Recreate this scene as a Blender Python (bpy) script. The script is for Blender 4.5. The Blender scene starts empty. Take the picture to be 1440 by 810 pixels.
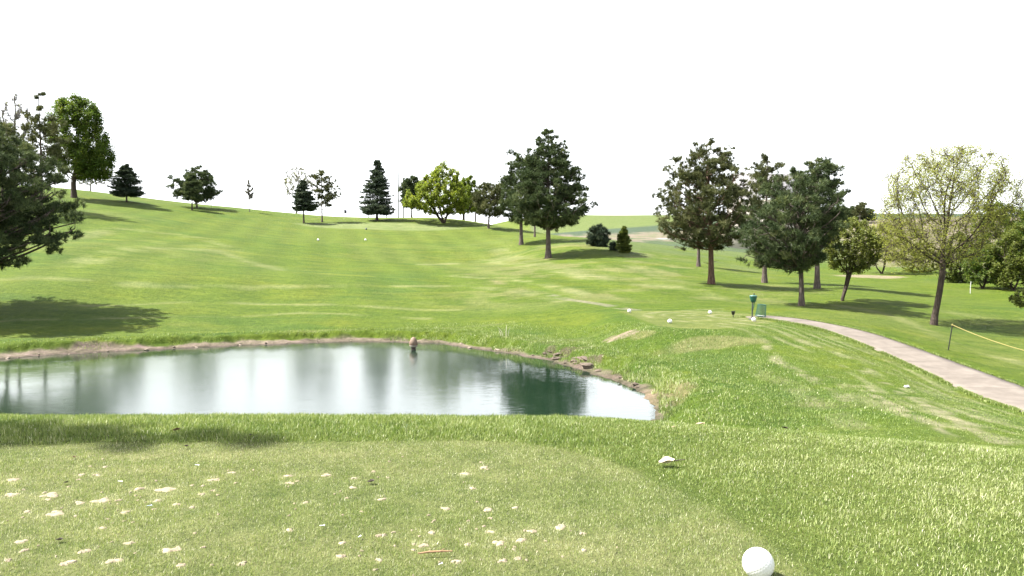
import bpy, math, random
import numpy as np
from mathutils import Vector
rng = np.random.default_rng(11)
random.seed(4)
C = bpy.context.scene.collection
R = math.radians

# ------------------------------------------------------------------ camera
CAMZ, F, CX, CY, HZ = 1.47, 1040.0, 720.0, 405.0, 372.0      # measured on the photograph
PITCH = math.atan((CY - HZ) / F)
cd = bpy.data.cameras.new('camera'); cam = bpy.data.objects.new('camera', cd); C.objects.link(cam)
cd.sensor_width = 36; cd.lens = 36 * F / 1440; cd.clip_start = .05; cd.clip_end = 6000
cam.location = (0, 0, CAMZ); cam.rotation_euler = (R(90) - PITCH, 0, 0)
bpy.context.scene.camera = cam
SP, CP = math.sin(PITCH), math.cos(PITCH)
def ray(px, py):
    u = (np.asarray(px, float) - CX) / F; v = (CY - np.asarray(py, float)) / F
    y = CP + v * SP
    return u / y, (-SP + v * CP) / y           # x and z gained per metre of depth
def P(px, py, d):
    a, b = ray(px, py); return np.array([a * d, d + 0 * a, CAMZ + b * d])

# ------------------------------------------------------------------ helpers
def mesh(name, V, faces, mat=None, parent=None, attrs=None, smooth=False, loc=(0, 0, 0)):
    """V (n,3); faces list of integer arrays with 3 or 4 columns; one mesh object"""
    V = np.asarray(V, np.float32)
    faces = [np.asarray(f, np.int32) for f in faces if len(f)]
    me = bpy.data.meshes.new(name)
    me.vertices.add(len(V)); me.vertices.foreach_set('co', V.ravel())
    idx = np.concatenate([f.ravel() for f in faces])
    tot = np.concatenate([np.full(len(f), f.shape[1], np.int32) for f in faces])
    st = np.concatenate([[0], np.cumsum(tot)[:-1]]).astype(np.int32)
    me.loops.add(len(idx)); me.loops.foreach_set('vertex_index', idx)
    me.polygons.add(len(tot)); me.polygons.foreach_set('loop_start', st); me.polygons.foreach_set('loop_total', tot)
    if smooth: me.polygons.foreach_set('use_smooth', np.ones(len(tot), bool))
    for k, a in (attrs or {}).items():
        a = np.asarray(a, np.float32)
        if a.ndim == 2:
            at = me.attributes.new(k, 'FLOAT_COLOR', 'POINT')
            at.data.foreach_set('color', np.concatenate([a, np.ones((len(a), 1), np.float32)], 1).ravel())
        else:
            at = me.attributes.new(k, 'FLOAT', 'POINT'); at.data.foreach_set('value', a)
    me.update(calc_edges=True)
    if mat: me.materials.append(mat)
    o = bpy.data.objects.new(name, me); C.objects.link(o); o.location = loc
    if parent: o.parent = parent
    return o
def tag(o, label=None, cat=None, group=None, kind=None):
    for k, v in (('label', label), ('category', cat), ('group', group), ('kind', kind)):
        if v: o[k] = v
    return o
def empty(name, loc, label, cat, group=None, rz=0):
    o = bpy.data.objects.new(name, None); C.objects.link(o); o.location = loc; o.rotation_euler = (0, 0, rz)
    o.empty_display_size = .3
    return tag(o, label, cat, group)
class MB:
    def __init__(s): s.V = []; s.F4 = []; s.F3 = []; s.n = 0
    def add(s, V, F4=(), F3=()):
        V = np.asarray(V, float); s.V.append(V)
        if len(F4): s.F4.append(np.asarray(F4) + s.n)
        if len(F3): s.F3.append(np.asarray(F3) + s.n)
        s.n += len(V)
    def lathe(s, prof, n=24, M=None):
        """prof: list of (r, z); closed at both ends"""
        a = np.linspace(0, 2 * np.pi, n, endpoint=False)
        V = np.concatenate([np.c_[r * np.cos(a), r * np.sin(a), np.full(n, z)] for r, z in prof])
        V = np.concatenate([V, [[0, 0, prof[0][1]], [0, 0, prof[-1][1]]]])
        k = len(prof); i = np.arange(n); j = (i + 1) % n
        F4 = np.concatenate([np.c_[q * n + i, q * n + j, (q + 1) * n + j, (q + 1) * n + i] for q in range(k - 1)])
        F3 = np.concatenate([np.c_[j, i, np.full(n, k * n)], np.c_[(k - 1) * n + i, (k - 1) * n + j, np.full(n, k * n + 1)]])
        if M is not None: V = V @ np.asarray(M)[:3, :3].T + np.asarray(M)[:3, 3]
        s.add(V, F4, F3)
    def tube(s, pts, rad, n=8):
        V, F4, F3 = tubes(np.asarray(pts, float)[:-1], np.asarray(pts, float)[1:], np.broadcast_to(rad, len(pts))[:-1], np.broadcast_to(rad, len(pts))[1:], n)
        s.add(V, F4)
    def box(s, c, d, bev=0):
        c = np.asarray(c, float); d = np.asarray(d, float) / 2
        V = np.array([[x, y, z] for z in (-1, 1) for y in (-1, 1) for x in (-1, 1)]) * d + c
        s.add(V, [[0, 2, 3, 1], [4, 5, 7, 6], [0, 1, 5, 4], [2, 6, 7, 3], [0, 4, 6, 2], [1, 3, 7, 5]])
    def build(s, name, mat, parent=None, smooth=False, **k):
        return mesh(name, np.concatenate(s.V), [np.concatenate(f) for f in (s.F4, s.F3) if f], mat, parent, smooth=smooth, **k)
def tubes(A, B, ra, rb, n=5):
    """one frustum per edge A[i]-B[i]"""
    A = np.asarray(A, float); B = np.asarray(B, float); m = len(A)
    D = B - A; D /= np.maximum(np.linalg.norm(D, axis=1, keepdims=True), 1e-9)
    up = np.where(np.abs(D[:, 2:3]) < .9, [[0, 0, 1.]], [[1., 0, 0]])
    X = np.cross(D, up); X /= np.linalg.norm(X, axis=1, keepdims=True); Y = np.cross(D, X)
    a = np.linspace(0, 2 * np.pi, n, endpoint=False)
    ring = np.cos(a)[None, :, None] * X[:, None] + np.sin(a)[None, :, None] * Y[:, None]
    V = np.stack([A[:, None] + ring * np.asarray(ra)[:, None, None], B[:, None] + ring * np.asarray(rb)[:, None, None]], 1)
    base = np.arange(m)[:, None] * 2 * n; i = np.arange(n); j = (i + 1) % n
    F4 = np.stack([base + j, base + i, base + n + i, base + n + j], 2).reshape(-1, 4)
    return V.reshape(-1, 3), F4, None

# ------------------------------------------------------------------ materials
def new_mat(name):
    m = bpy.data.materials.new(name); m.use_nodes = True
    nt = m.node_tree; return m, nt, nt.nodes['Principled BSDF'], nt.nodes['Material Output']
def N(nt, t, **k):
    n = nt.nodes.new(t)
    for a, v in k.items():
        if a in n.inputs: n.inputs[a].default_value = v
        else: setattr(n, a, v)
    return n
def ramp(nt, fac, stops):
    r = nt.nodes.new('ShaderNodeValToRGB'); e = r.color_ramp.elements
    while len(e) < len(stops): e.new(.5)
    for q, (p, c) in zip(e, stops): q.position = p; q.color = (*c, 1)
    nt.links.new(fac, r.inputs[0]); return r.outputs[0]
def noise(nt, scale, detail=4, rough=.55, vec=None, dist=0):
    n = N(nt, 'ShaderNodeTexNoise', Scale=scale, Detail=detail, Roughness=rough, Distortion=dist)
    if vec is not None: nt.links.new(vec, n.inputs['Vector'])
    return n.outputs['Fac']
def mix(nt, fac, a, b, mode='MIX'):
    m = nt.nodes.new('ShaderNodeMix'); m.data_type = 'RGBA'; m.blend_type = mode
    for s, v in ((0, fac), (6, a), (7, b)):
        if hasattr(v, 'is_linked') or hasattr(v, 'node'): nt.links.new(v, m.inputs[s])
        else: m.inputs[s].default_value = v if s == 0 else (*v, 1)
    return m.outputs[2]
def objco(nt): return nt.nodes.new('ShaderNodeTexCoord').outputs['Object']
def plain(name, col, rough=.6, vary=.25, scale=12, bump=0, metal=0, spec=.5):
    m, nt, b, o = new_mat(name); co = objco(nt)
    f = noise(nt, scale, 5, .6, co)
    c2 = tuple(max(0, c * (1 - vary)) for c in col); c3 = tuple(min(1, c * (1 + vary)) for c in col)
    nt.links.new(ramp(nt, f, [(.3, c2), (.7, c3)]), b.inputs['Base Color'])
    b.inputs['Roughness'].default_value = rough; b.inputs['Metallic'].default_value = metal
    b.inputs['Specular IOR Level'].default_value = spec
    if bump:
        bp = N(nt, 'ShaderNodeBump', Strength=bump, Distance=.02); nt.links.new(f, bp.inputs['Height']); nt.links.new(bp.outputs[0], b.inputs['Normal'])
    return m
def leafmat(name, stops, trans=.35, rough=.55, spec=.3, back=None):
    """leaf or needle faces: colour from the per-piece value 'v', part of the light passing through"""
    m, nt, b, o = new_mat(name)
    at = N(nt, 'ShaderNodeAttribute', attribute_name='v')
    col = ramp(nt, at.outputs['Fac'], stops)
    nt.links.new(col, b.inputs['Base Color']); b.inputs['Roughness'].default_value = rough
    b.inputs['Specular IOR Level'].default_value = spec
    t = nt.nodes.new('ShaderNodeBsdfTranslucent')
    nt.links.new(mix(nt, .5, col, (1.0, 1.0, .35), 'MULTIPLY'), t.inputs[0])
    ms = nt.nodes.new('ShaderNodeMixShader'); ms.inputs[0].default_value = trans
    nt.links.new(b.outputs[0], ms.inputs[1]); nt.links.new(t.outputs[0], ms.inputs[2]); nt.links.new(ms.outputs[0], o.inputs[0])
    return m
def barkmat(name, c1, c2):
    m, nt, b, o = new_mat(name); co = objco(nt)
    mp = N(nt, 'ShaderNodeMapping'); mp.inputs['Scale'].default_value = (9, 9, 1.6); nt.links.new(co, mp.inputs[0])
    f = noise(nt, 1.6, 6, .65, mp.outputs[0])
    nt.links.new(ramp(nt, f, [(.35, c1), (.68, c2)]), b.inputs['Base Color']); b.inputs['Roughness'].default_value = .9
    b.inputs['Specular IOR Level'].default_value = .2
    bp = N(nt, 'ShaderNodeBump', Strength=.8, Distance=.06); nt.links.new(f, bp.inputs['Height']); nt.links.new(bp.outputs[0], b.inputs['Normal'])
    return m

# ------------------------------------------------------------------ terrain
WZ = -2.33                                     # pond level
def wd(py): return (CAMZ - WZ) * F / (py - HZ)
def onplane(px, py, z):
    a, b = ray(px, py); d = (z - CAMZ) / b; return np.array([a * d, d])
SHORE_PX = [(-260, 520), (-120, 511), (0, 504), (60, 500), (130, 496), (215, 492), (350, 485), (440, 482), (500, 480), (560, 481), (620, 483),
            (660, 488), (700, 495), (740, 501), (775, 507), (800, 515), (830, 522), (868, 535), (895, 545), (908, 552), (906, 560), (918, 572), (925, 582), (926, 590)]
pond = [onplane(x, y, WZ) for x, y in SHORE_PX]
pond += [np.array(q) for q in [(2.9, 16.6), (1.6, 15.2), (0, 14.4), (-4, 14), (-9, 14.2), (-15, 15.2), (-22, 18), (-28, 22)]]
pond = np.array(pond)
def sdf(Q, poly):
    """signed distance to a closed polygon, negative inside"""
    out = np.empty(len(Q)); A = poly; B = np.roll(poly, -1, 0)
    for s in range(0, len(Q), 100000):
        q = Q[s:s + 100000]; d2 = np.full(len(q), 1e18); ins = np.zeros(len(q), bool)
        for a, b in zip(A, B):
            e = b - a; w = q - a
            t = np.clip((w @ e) / (e @ e), 0, 1); d2 = np.minimum(d2, ((w - t[:, None] * e) ** 2).sum(1))
            c = (a[1] > q[:, 1]) != (b[1] > q[:, 1])
            if e[1] != 0: ins ^= c & (q[:, 0] < e[0] * (q[:, 1] - a[1]) / e[1] + a[0])
        out[s:s + 100000] = np.sqrt(d2) * np.where(ins, -1, 1)
    return out
def dline(Q, L):
    out = np.full(len(Q), 1e9)
    for a, b in zip(L[:-1], L[1:]):
        e = b - a; w = Q - a; t = np.clip((w @ e) / max(e @ e, 1e-9), 0, 1)
        out = np.minimum(out, np.sqrt(((w - t[:, None] * e) ** 2).sum(1)))
    return out
def vnoise(x, y, sc, seed=0, octv=3):
    """value noise, -1..1"""
    out = 0; amp = 1; tot = 0
    for o in range(octv):
        X = x / sc + 17.3 * seed + o * 5.1; Y = y / sc - 9.7 * seed + o * 3.3
        xi = np.floor(X).astype(np.int64); yi = np.floor(Y).astype(np.int64); fx = X - xi; fy = Y - yi
        fx = fx * fx * (3 - 2 * fx); fy = fy * fy * (3 - 2 * fy)
        def h(a, b):
            n = (a * 374761393 + b * 668265263 + seed * 1442695 + o * 97) & 0x7fffffff
            n = ((n ^ (n >> 13)) * 1274126177) & 0x7fffffff
            return ((n ^ (n >> 16)) & 0xffff) / 32767.5 - 1
        v = (h(xi, yi) * (1 - fx) + h(xi + 1, yi) * fx) * (1 - fy) + (h(xi, yi + 1) * (1 - fx) + h(xi + 1, yi + 1) * fx) * fy
        out = out + v * amp; tot += amp; amp *= .5; sc = sc / 2.03
    return out / tot
def sm(a, b, x):
    t = np.clip((x - a) / (b - a), 0, 1); return t * t * (3 - 2 * t)

def DM(px, d):
    """the left hill lies further off than the first estimate: its mirror image hardly shows in the pond"""
    return d if d < 60 else 60 + (d - 60) * (2.0 - float(np.clip((px - 690) / 170, 0, 1)))
ctl = []
def cp(px, *rows):
    for py, d in rows: ctl.append(P(px, py, DM(px, d)))
cp(-250, (470, 38), (430, 47), (390, 56), (340, 70), (290, 86), (268, 100))
cp(50, (470, 36), (440, 40), (400, 48), (350, 62), (300, 80), (262, 102))
cp(160, (462, 38), (425, 46), (380, 56), (330, 74), (290, 94), (276, 104))
cp(250, (460, 39), (430, 44.5), (400, 52), (350, 68), (310, 88), (288.5, 106))
cp(350, (455, 41), (420, 50), (370, 66), (325, 88), (296, 108))
cp(450, (452, 41), (425, 48), (400, 56), (360, 74), (337, 87), (314, 102), (303.5, 113))
cp(540, (452, 42), (425, 49), (390, 62), (345, 84), (318, 100), (306, 111))
cp(600, (455, 41.5), (420, 52), (380, 68), (350, 83), (318, 101), (306, 111))
cp(650, (460, 40), (425, 50), (385, 66), (345, 87), (318, 102), (309, 109))
cp(700, (468, 37.5), (440, 45), (400, 60), (365, 79), (335, 93), (319, 103))
cp(760, (470, 36), (430, 46), (400, 57), (365, 77), (350, 83), (333, 93))
cp(800, (460, 37.5), (428, 45), (400, 57), (370, 74), (355, 82), (345, 88))
cp(850, (475, 34), (425, 46), (395, 59), (368, 76), (352, 88))
cp(900, (422, 47), (395, 60), (370, 76), (361, 86), (348, 145), (325, 260), (302.5, 420))
for px_, py_, d_ in ((780, 303, 415), (800, 302.5, 418), (800, 328, 255), (800, 343, 170), (740, 306, 415), (850, 302.5, 420), (850, 340, 175)): ctl.append(P(px_, py_, d_))
cp(1000, (425, 46), (400, 58), (378, 74), (362, 98), (345, 160), (302, 420))
cp(900, (500, 28.5), (540, 23.3))
cp(950, (500, 27.5), (540, 22.3), (580, 18.6))
cp(1000, (480, 28.6), (520, 23), (570, 18.3))
cp(1100, (470, 30), (480, 28), (540, 21), (570, 18.5), (425, 48), (405, 60), (385, 78), (340, 170), (302, 400))
cp(1200, (470, 31), (500, 26), (560, 18.5), (590, 16), (440, 40), (423, 48), (405, 58), (390, 75), (350, 140), (302, 300))
cp(1313, (560, 19.5), (600, 15), (508, 27), (457, 40), (420, 55), (405, 65), (350, 140), (304, 260))
cp(1440, (620, 14), (565, 21), (520, 27), (470, 38), (430, 50), (402, 65), (350, 130), (304, 260))
cp(1700, (600, 18), (540, 25), (470, 38), (420, 55), (350, 130), (304, 260))
cp(1250, (460, 34), (480, 29.5))
cp(1380, (540, 23.5), (490, 32.5))
for q in [(-120, 40, 0), (-170, 120, 15), (-70, 240, 14.5), (-140, 240, 16), (-40, 240, 12.5), (-12, 240, 9), (-60, 420, 13), (-250, 420, 13), (-20, 330, 12), (-300, 180, 15),
          (330, 420, 28), (300, 200, 14), (120, 60, -1), (100, 20, -2.5)]: ctl.append(np.array(q, float))
for x in (-34, -25, -12, -6, 0, 3): ctl.append(np.array((x, 12.6 if x > -20 else 14, -1.75)))
for q in [(6, 12, -1.6), (9, 12.5, -1.9), (12, 12, -2.2), (4.6, 14.5, -2.0), (20, 12, -2.6)]: ctl.append(np.array(q, float))
for p_ in pond[::2]: ctl.append(np.array((p_[0], p_[1], WZ - .05)))
ctl = np.array(ctl)
SC = 50.
def tps(r2): return np.where(r2 > 0, r2 * np.log(np.maximum(r2, 1e-12)) * .5, 0)
def tpsfit(pts):
    X = pts[:, :2] / SC; n = len(X)
    K = tps(((X[:, None] - X[None]) ** 2).sum(2)) + np.eye(n) * 6e-4
    Pm = np.c_[np.ones(n), X]; A = np.zeros((n + 3, n + 3)); A[:n, :n] = K; A[:n, n:] = Pm; A[n:, :n] = Pm.T
    return X, np.linalg.solve(A, np.r_[pts[:, 2], 0, 0, 0])
TX, TW = tpsfit(ctl)
def rbf(Q):
    out = np.empty(len(Q))
    for s in range(0, len(Q), 40000):
        q = Q[s:s + 40000] / SC
        out[s:s + 40000] = tps(((q[:, None] - TX[None]) ** 2).sum(2)) @ TW[:-3] + TW[-3] + q @ TW[-2:]
    return out
TEE_Z = -1.1
tee2 = np.array([onplane(x, y, TEE_Z) for x, y in [(868, 437.5), (925, 459.5), (965, 462.5), (1010, 463), (1060, 458), (1094, 449.5), (1075, 443), (1040, 439.5), (960, 437.5)]])
def H(x, y, detail=True):
    x = np.atleast_1d(np.asarray(x, float)); y = np.atleast_1d(np.asarray(y, float))
    far = np.hypot(x, y)
    sc = np.minimum(1, 430 / np.maximum(far, 1e-6)); sc2 = np.stack([x * sc, np.maximum(y * sc, -20)], 1)
    z = rbf(sc2)
    z = np.where(far > 430, z - (far - 430) * .03, z)
    Q = np.stack([x, y], 1)
    # forward tee: flat platform
    s = np.full(len(x), 99.); k = (y > 20) & (y < 60) & (x > -5) & (x < 30); s[k] = sdf(Q[k], tee2)
    z = TEE_Z * (1 - sm(0, 3.2, s)) + z * sm(0, 3.2, s)
    # pond bowl and its bank
    s = np.full(len(x), 99.); k = (y > 5) & (y < 50) & (x > -60) & (x < 20); s[k] = sdf(Q[k], pond)
    s = s + (vnoise(x, y, 1.3, 3, 3) * .28 + vnoise(x, y, .35, 4, 2) * .10) * (np.abs(s) < 4)
    rough = vnoise(x, y, .45, 5, 4) * 1.6
    bank = WZ + .04 + np.where(s < .55, .10 * s / .55, .10 + .30 * sm(.55, .95, s) + .10 * np.maximum(s - .95, 0)) + .07 * rough * sm(0, .3, s)
    lo = np.maximum(bank, z) ; lo = np.where(s < .9, bank, lo)
    t = sm(.8, 3.4, s)
    zo = np.where(s > 0, lo * (1 - t) + np.maximum(z, WZ + .35 - .9 * sm(8, 12, x)) * t, WZ + .04 + s * .4)
    z = np.where(s < 30, np.where(s < 8, zo, z), z)
    z = np.where((s < 0), np.maximum(WZ + .03 + s * .4, -4.2), z)
    # home tee: flat, then over the crest
    xc = np.clip(x, -6, 5); yc = 6.38 - .36 * np.maximum(xc - 1.0, 0)
    w = sm(0, 5.2, y - yc)
    w = np.maximum(w, sm(7, 16, np.abs(x - .5)) * sm(-1, 6, y))
    z = z * w
    if detail:
        near = 1 - sm(6, 16, far)
        z = z + vnoise(x, y, 9, 7, 3) * .10 * sm(20, 50, far) * (1 - sm(0, 1, 8 - np.where(s < 8, s, 8)) * .8)
        z = z + vnoise(x, y, .7, 8, 2) * .012 * near
    return z
def G(px, py, lo=2.5, hi=430):
    """where the line of sight through a measured pixel meets the ground"""
    a, b = ray(px, py); d = np.concatenate([np.arange(lo, 60, .04), np.arange(60, hi, .25)])
    h = H(a * d, d); below = h > CAMZ + b * d
    i = int(np.argmax(below)) if below.any() else len(d) - 1
    i = max(i, 1); f0 = CAMZ + b * d[i - 1] - h[i - 1]; f1 = h[i] - CAMZ - b * d[i]
    dd = d[i - 1] + (d[i] - d[i - 1]) * f0 / max(f0 + f1, 1e-9)
    return np.array([a * dd, dd, float(H(a * dd, dd)[0])])

def resample(L, n):
    L = np.array(L); s = np.r_[0, np.cumsum(np.linalg.norm(np.diff(L, axis=0), axis=1))]
    t = np.linspace(0, s[-1], n); return np.stack([np.interp(t, s, L[:, k]) for k in range(L.shape[1])], 1)
def smooth(L, k=5):
    for _ in range(k): L[1:-1] = .25 * L[:-2] + .5 * L[1:-1] + .25 * L[2:]
    return L
mid_px = [(1440, 565), (1363, 533), (1298, 507), (1231, 480), (1184, 465), (1140, 455), (1108, 450), (1083, 447), (1062, 445.5)]
ML = [G(*q)[:2] for q in mid_px]; print('path', np.round(ML, 2).tolist())
ML = [ML[0] * 2.2 - ML[1] * 1.2] + ML
ML = smooth(resample(ML, 100), 40); PZ = H(ML[:, 0], ML[:, 1], False); PZ = smooth(PZ.copy(), 60)
tg = np.gradient(ML, axis=0); tg /= np.linalg.norm(tg, axis=1, keepdims=True); nrm_ = np.c_[-tg[:, 1], tg[:, 0]]
if (nrm_ @ np.array([1, 0])).mean() < 0: nrm_ = -nrm_
hw_ = (.80 + .22 * (1 - sm(20, 34, ML[:, 1])))[:, None]; LA = ML - nrm_ * hw_; UA = ML + nrm_ * hw_
H_plain = H
def H(x, y, detail=True):
    """the ground, graded level across the cart path"""
    x = np.atleast_1d(np.asarray(x, float)); y = np.atleast_1d(np.asarray(y, float)); z = H_plain(x, y, detail)
    k = np.where((x > 4) & (x < 26) & (y > 10) & (y < 46))[0]
    if len(k):
        Qk = np.stack([x[k], y[k]], 1); best = np.full(len(k), 1e9); bz = np.zeros(len(k))
        for q_, z_ in zip(ML, PZ):
            d_ = ((Qk - q_) ** 2).sum(1); u_ = d_ < best; best[u_] = d_[u_]; bz[u_] = z_
        w_ = 1 - sm(1.15, 2.9, np.sqrt(best)); z[k] = z[k] * (1 - w_) + bz * w_
    return z

# polar sheet, finer where the ground is looked along
rr = np.concatenate([np.geomspace(.4, 3, 24), np.arange(3.03, 12, .05), np.arange(12, 46, .1), np.arange(46, 190, .4), np.geomspace(191, 3200, 90)])
fa = np.linspace(-44, 44, 760); rest = np.linspace(44, 316, 110)[1:-1]
ang = np.radians(np.concatenate([fa, rest])); na = len(ang)
GX = (rr[:, None] * np.sin(ang)).ravel(); GY = (rr[:, None] * np.cos(ang)).ravel()
GZ = H(GX, GY)
Q = np.stack([GX, GY], 1); dist = np.hypot(GX, GY)
# ---- surface colours (what the ground itself is made of)
fair = np.array([.066, .096, .007]); lush = np.array([.042, .078, .006]); pale = np.array([.098, .118, .022]); straw = np.array([.19, .165, .075])
dirt = np.array([.155, .122, .085]); sandc = np.array([.22, .17, .115]); tan = np.array([.125, .105, .068]); scrub = np.array([.042, .062, .032]); fieldg = np.array([.075, .10, .028])
mud = np.array([.03, .035, .018])
def put(col, m, c): 
    m = np.clip(m, 0, 1)[:, None]; return col * (1 - m) + np.asarray(c) * m
n1 = vnoise(GX, GY, 14, 21, 4); n2 = vnoise(GX, GY, 4, 22, 4); n3 = vnoise(GX, GY, 1.2, 23, 3); n4 = vnoise(GX, GY, 40, 24, 3)
col = np.tile(fair, (len(GX), 1))
col = put(col, .45 + .9 * n2 + .5 * n1, lush * .55 + fair * .45)
col = put(col, sm(.0, .5, n1 + .4 * n3) * .5, pale)
col = put(col, sm(.1, .45, vnoise(GX * .5, GY, 2.4, 27, 4)) * .3, [.10, .115, .008]); col = put(col, sm(.15, .5, vnoise(GX * .45, GY, 3.1, 28, 4)) * .55, [.040, .078, .008])
# dry streaky ground across the middle slope
mid = sm(-8, 2, GX) * (1 - sm(16, 30, GX)) * sm(44, 50, GY) * (1 - sm(92, 112, GY))
col = put(col, mid * sm(-.1, .5, n2 + .5 * n3 + .3 * n1) * .6, straw * .5 + pale * .5)
col = put(col, sm(95, 130, GY) * sm(-60, -30, GX) * .35, pale)
# right hand slope: pale between green
rs = sm(3, 6, GX) * sm(9, 13, GY) * (1 - sm(30, 38, GY))
col = put(col, rs * sm(-.1, .55, n3 + .5 * n2) * .5, pale)
col = put(col, rs * sm(-.1, .4, vnoise(GX, GY, 2.6, 41, 3)) * .55, lush)
# putting green on the hill, forward tee
gg = G(535, 317.5); grn = 1 - sm(.85, 1.1, np.hypot((GX - gg[0]) / 16, (GY - gg[1]) / 6))
col = put(col, grn * .85, [.125, .15, .05])
s2 = np.full(len(GX), 99.); k = (GY > 20) & (GY < 60) & (GX > -5) & (GX < 30); s2[k] = sdf(Q[k], tee2)
col = put(col, (1 - sm(-.25, .05, s2)) * .9, [.098, .116, .026])
col = put(col, sm(0, .3, s2) * (1 - sm(.3, 1.8, s2)) * .6, lush)
# bank by the pond: darker, long grass
sp = np.full(len(GX), 99.); k = (GY > 5) & (GY < 50) & (GX > -60) & (GX < 20); sp[k] = sdf(Q[k], pond)
spn = sp + vnoise(GX, GY, 1.3, 3, 3) * .28 + vnoise(GX, GY, .35, 4, 2) * .10
bk = sm(-3, 1, GX) * (1 - sm(3.5, 6.5, sp)) * sm(14, 18, GY)
col = put(col, bk * (.35 + .6 * n3), [.035, .07, .012])
col = put(col, bk * sm(.1, .6, n2 + .4 * n3) * .5, straw * .8)
wide = .26 + .18 * sm(-2, -8, GX) + .22 * vnoise(GX, GY, 2.2, 71, 2)
shore = (1 - sm(wide, wide + .25, spn + .25 * n3))
col = put(col, shore * np.where(GX > -2, .75, .95), dirt * (1 + .25 * n3[:, None]))
col = put(col, shore * sm(.0, .5, vnoise(GX, GY, .45, 72, 3)) * .7, [.06, .048, .03]); col = put(col, (1 - sm(-.1, .18, spn)) * .8, [.07, .055, .038]); col = put(col, 1 - sm(-.9, -.1, spn), mud)
def polyl(px): return np.array([G(x, y)[:2] for x, y in px])
def blob(px, py, rx, ry, c, amt=.9):
    global col
    g = G(px, py); m = 1 - sm(.7, 1.1, np.hypot((GX - g[0]) / rx, (GY - g[1]) / ry) + .35 * n3); col = put(col, m * amt, c)
blob(872, 473, .62, .42, sandc * .9); blob(886, 470, .4, .25, sandc * .9, .7); blob(856, 476, .3, .3, sandc * .8, .6); blob(905, 470, .5, .4, straw, .5)
blob(798, 496, 1.1, .55, [.07, .052, .035], .85); blob(828, 511, .6, .5, [.08, .06, .04], .8); blob(865, 528, .5, .5, [.09, .07, .045], .7); blob(770, 498, .5, .35, [.09, .07, .045], .7)
blob(935, 562, .9, 1.5, [.15, .12, .06], .6); blob(1000, 482, 2, .7, straw, .5)
tr = 1 - sm(.28, .55, dline(Q, polyl([(770, 414), (800, 421.5), (830, 425.5), (860, 430.5), (893, 436)])) + .1 * n3)
col = put(col, tr * .6 * sm(-.7, .1, n3), [.17, .155, .10])
tr = 1 - sm(.05, .9, dline(Q, polyl([(655, 384), (700, 398), (740, 409), (770, 414)])) + .2 * n3); col = put(col, tr * .35 * sm(-.3, .4, n3), straw)
for L, a, w_ in [([(1170, 530), (1215, 545), (1240, 562), (1310, 598), (1345, 616)], .75, .16), ([(1215, 522), (1260, 548), (1320, 578), (1375, 606), (1400, 620)], .7, .2),
                 ([(1082, 488), (1092, 508), (1135, 528), (1180, 548), (1190, 562)], .55, .2), ([(1060, 520), (1110, 540), (1150, 570), (1200, 600)], .3, .3),
                 ([(1130, 480), (1190, 500), (1260, 525), (1330, 560), (1390, 590)], .35, .3), ([(1150, 468), (1230, 498), (1300, 528), (1370, 566)], .25, .2)]:
    tr = 1 - sm(w_ * .6, w_ * 1.8, dline(Q, polyl(L)) + .22 * n3); col = put(col, tr * a * sm(-.5, .3, vnoise(GX, GY, .5, 33, 3) + .3 * n2), [.20, .185, .10])
dp = np.full(len(GX), 99.); k = (GX > 2) & (GX < 26) & (GY > 8) & (GY < 44); dp[k] = dline(Q[k], ML[::3])
side = np.zeros(len(GX)); lx_ = np.interp(GY, ML[::-1, 1] if ML[0, 1] > ML[-1, 1] else ML[:, 1], ML[::-1, 0] if ML[0, 1] > ML[-1, 1] else ML[:, 0]); side = (GX < lx_)
for off_, w_, a_ in ((1.5, .10, .5), (2.15, .13, .75), (2.9, .10, .45), (3.5, .15, .7), (4.4, .12, .5), (5.2, .16, .45)):
    m_ = (1 - sm(w_ * .5, w_ * 2.2, np.abs(dp - off_ - .25 * n2) + .12 * np.abs(n3))) * side * sm(-.35, .3, vnoise(GX, GY, .9, 35 + int(off_ * 10), 3) + .25 * n2) * sm(8, 11, GY)
    col = put(col, m_ * a_, [.20, .195, .095])
# long pale sweeps left by mowers turning on the open hill
for L, w_, a_ in [([(590, 372), (680, 366), (760, 376), (840, 392)], 1.2, .5), ([(640, 388), (720, 392), (800, 408), (880, 424)], .8, .6), ([(560, 402), (660, 402), (740, 412), (790, 424)], .7, .45), ([(700, 352), (760, 372), (860, 394), (960, 406)], 1.4, .5),
                  ([(60, 340), (160, 322), (260, 330), (330, 352)], 1.6, .35), ([(110, 372), (200, 348), (300, 352), (400, 380)], 1.3, .35), ([(0, 392), (140, 398), (300, 404), (480, 402)], .9, .35), ([(120, 430), (300, 424), (500, 430), (640, 436)], .5, .4), ([(0, 452), (250, 446), (420, 440), (600, 448)], .35, .4),
                  ([(330, 470), (480, 462), (600, 462), (700, 456)], .3, .4), ([(880, 372), (940, 392), (1010, 420)], 1.0, .4), ([(1180, 430), (1260, 446), (1330, 478), (1440, 512)], .6, .4), ([(1240, 425), (1340, 440), (1440, 455)], .8, .35)]:
    m_ = (1 - sm(w_ * .3, w_ * 1.6, dline(Q, polyl(L)) + w_ * .7 * np.abs(n3) + w_ * .5 * n2)) * sm(-.4, .3, vnoise(GX, GY, 2.2, 36, 4))
    col = put(col, m_ * min(1, a_ * 1.45), [.150, .160, .055])
# mower passes over the open fairway
d0 = (GX + .25 * GY + 1.2 * n1)
st = np.sin(d0 * 2 * np.pi / 5.0); fw = sm(44, 52, GY) * (1 - sm(10, 16, GX)) * (1 - sm(130, 150, GY))
col = col * (1 + .07 * (st * fw))[:, None]
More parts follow.
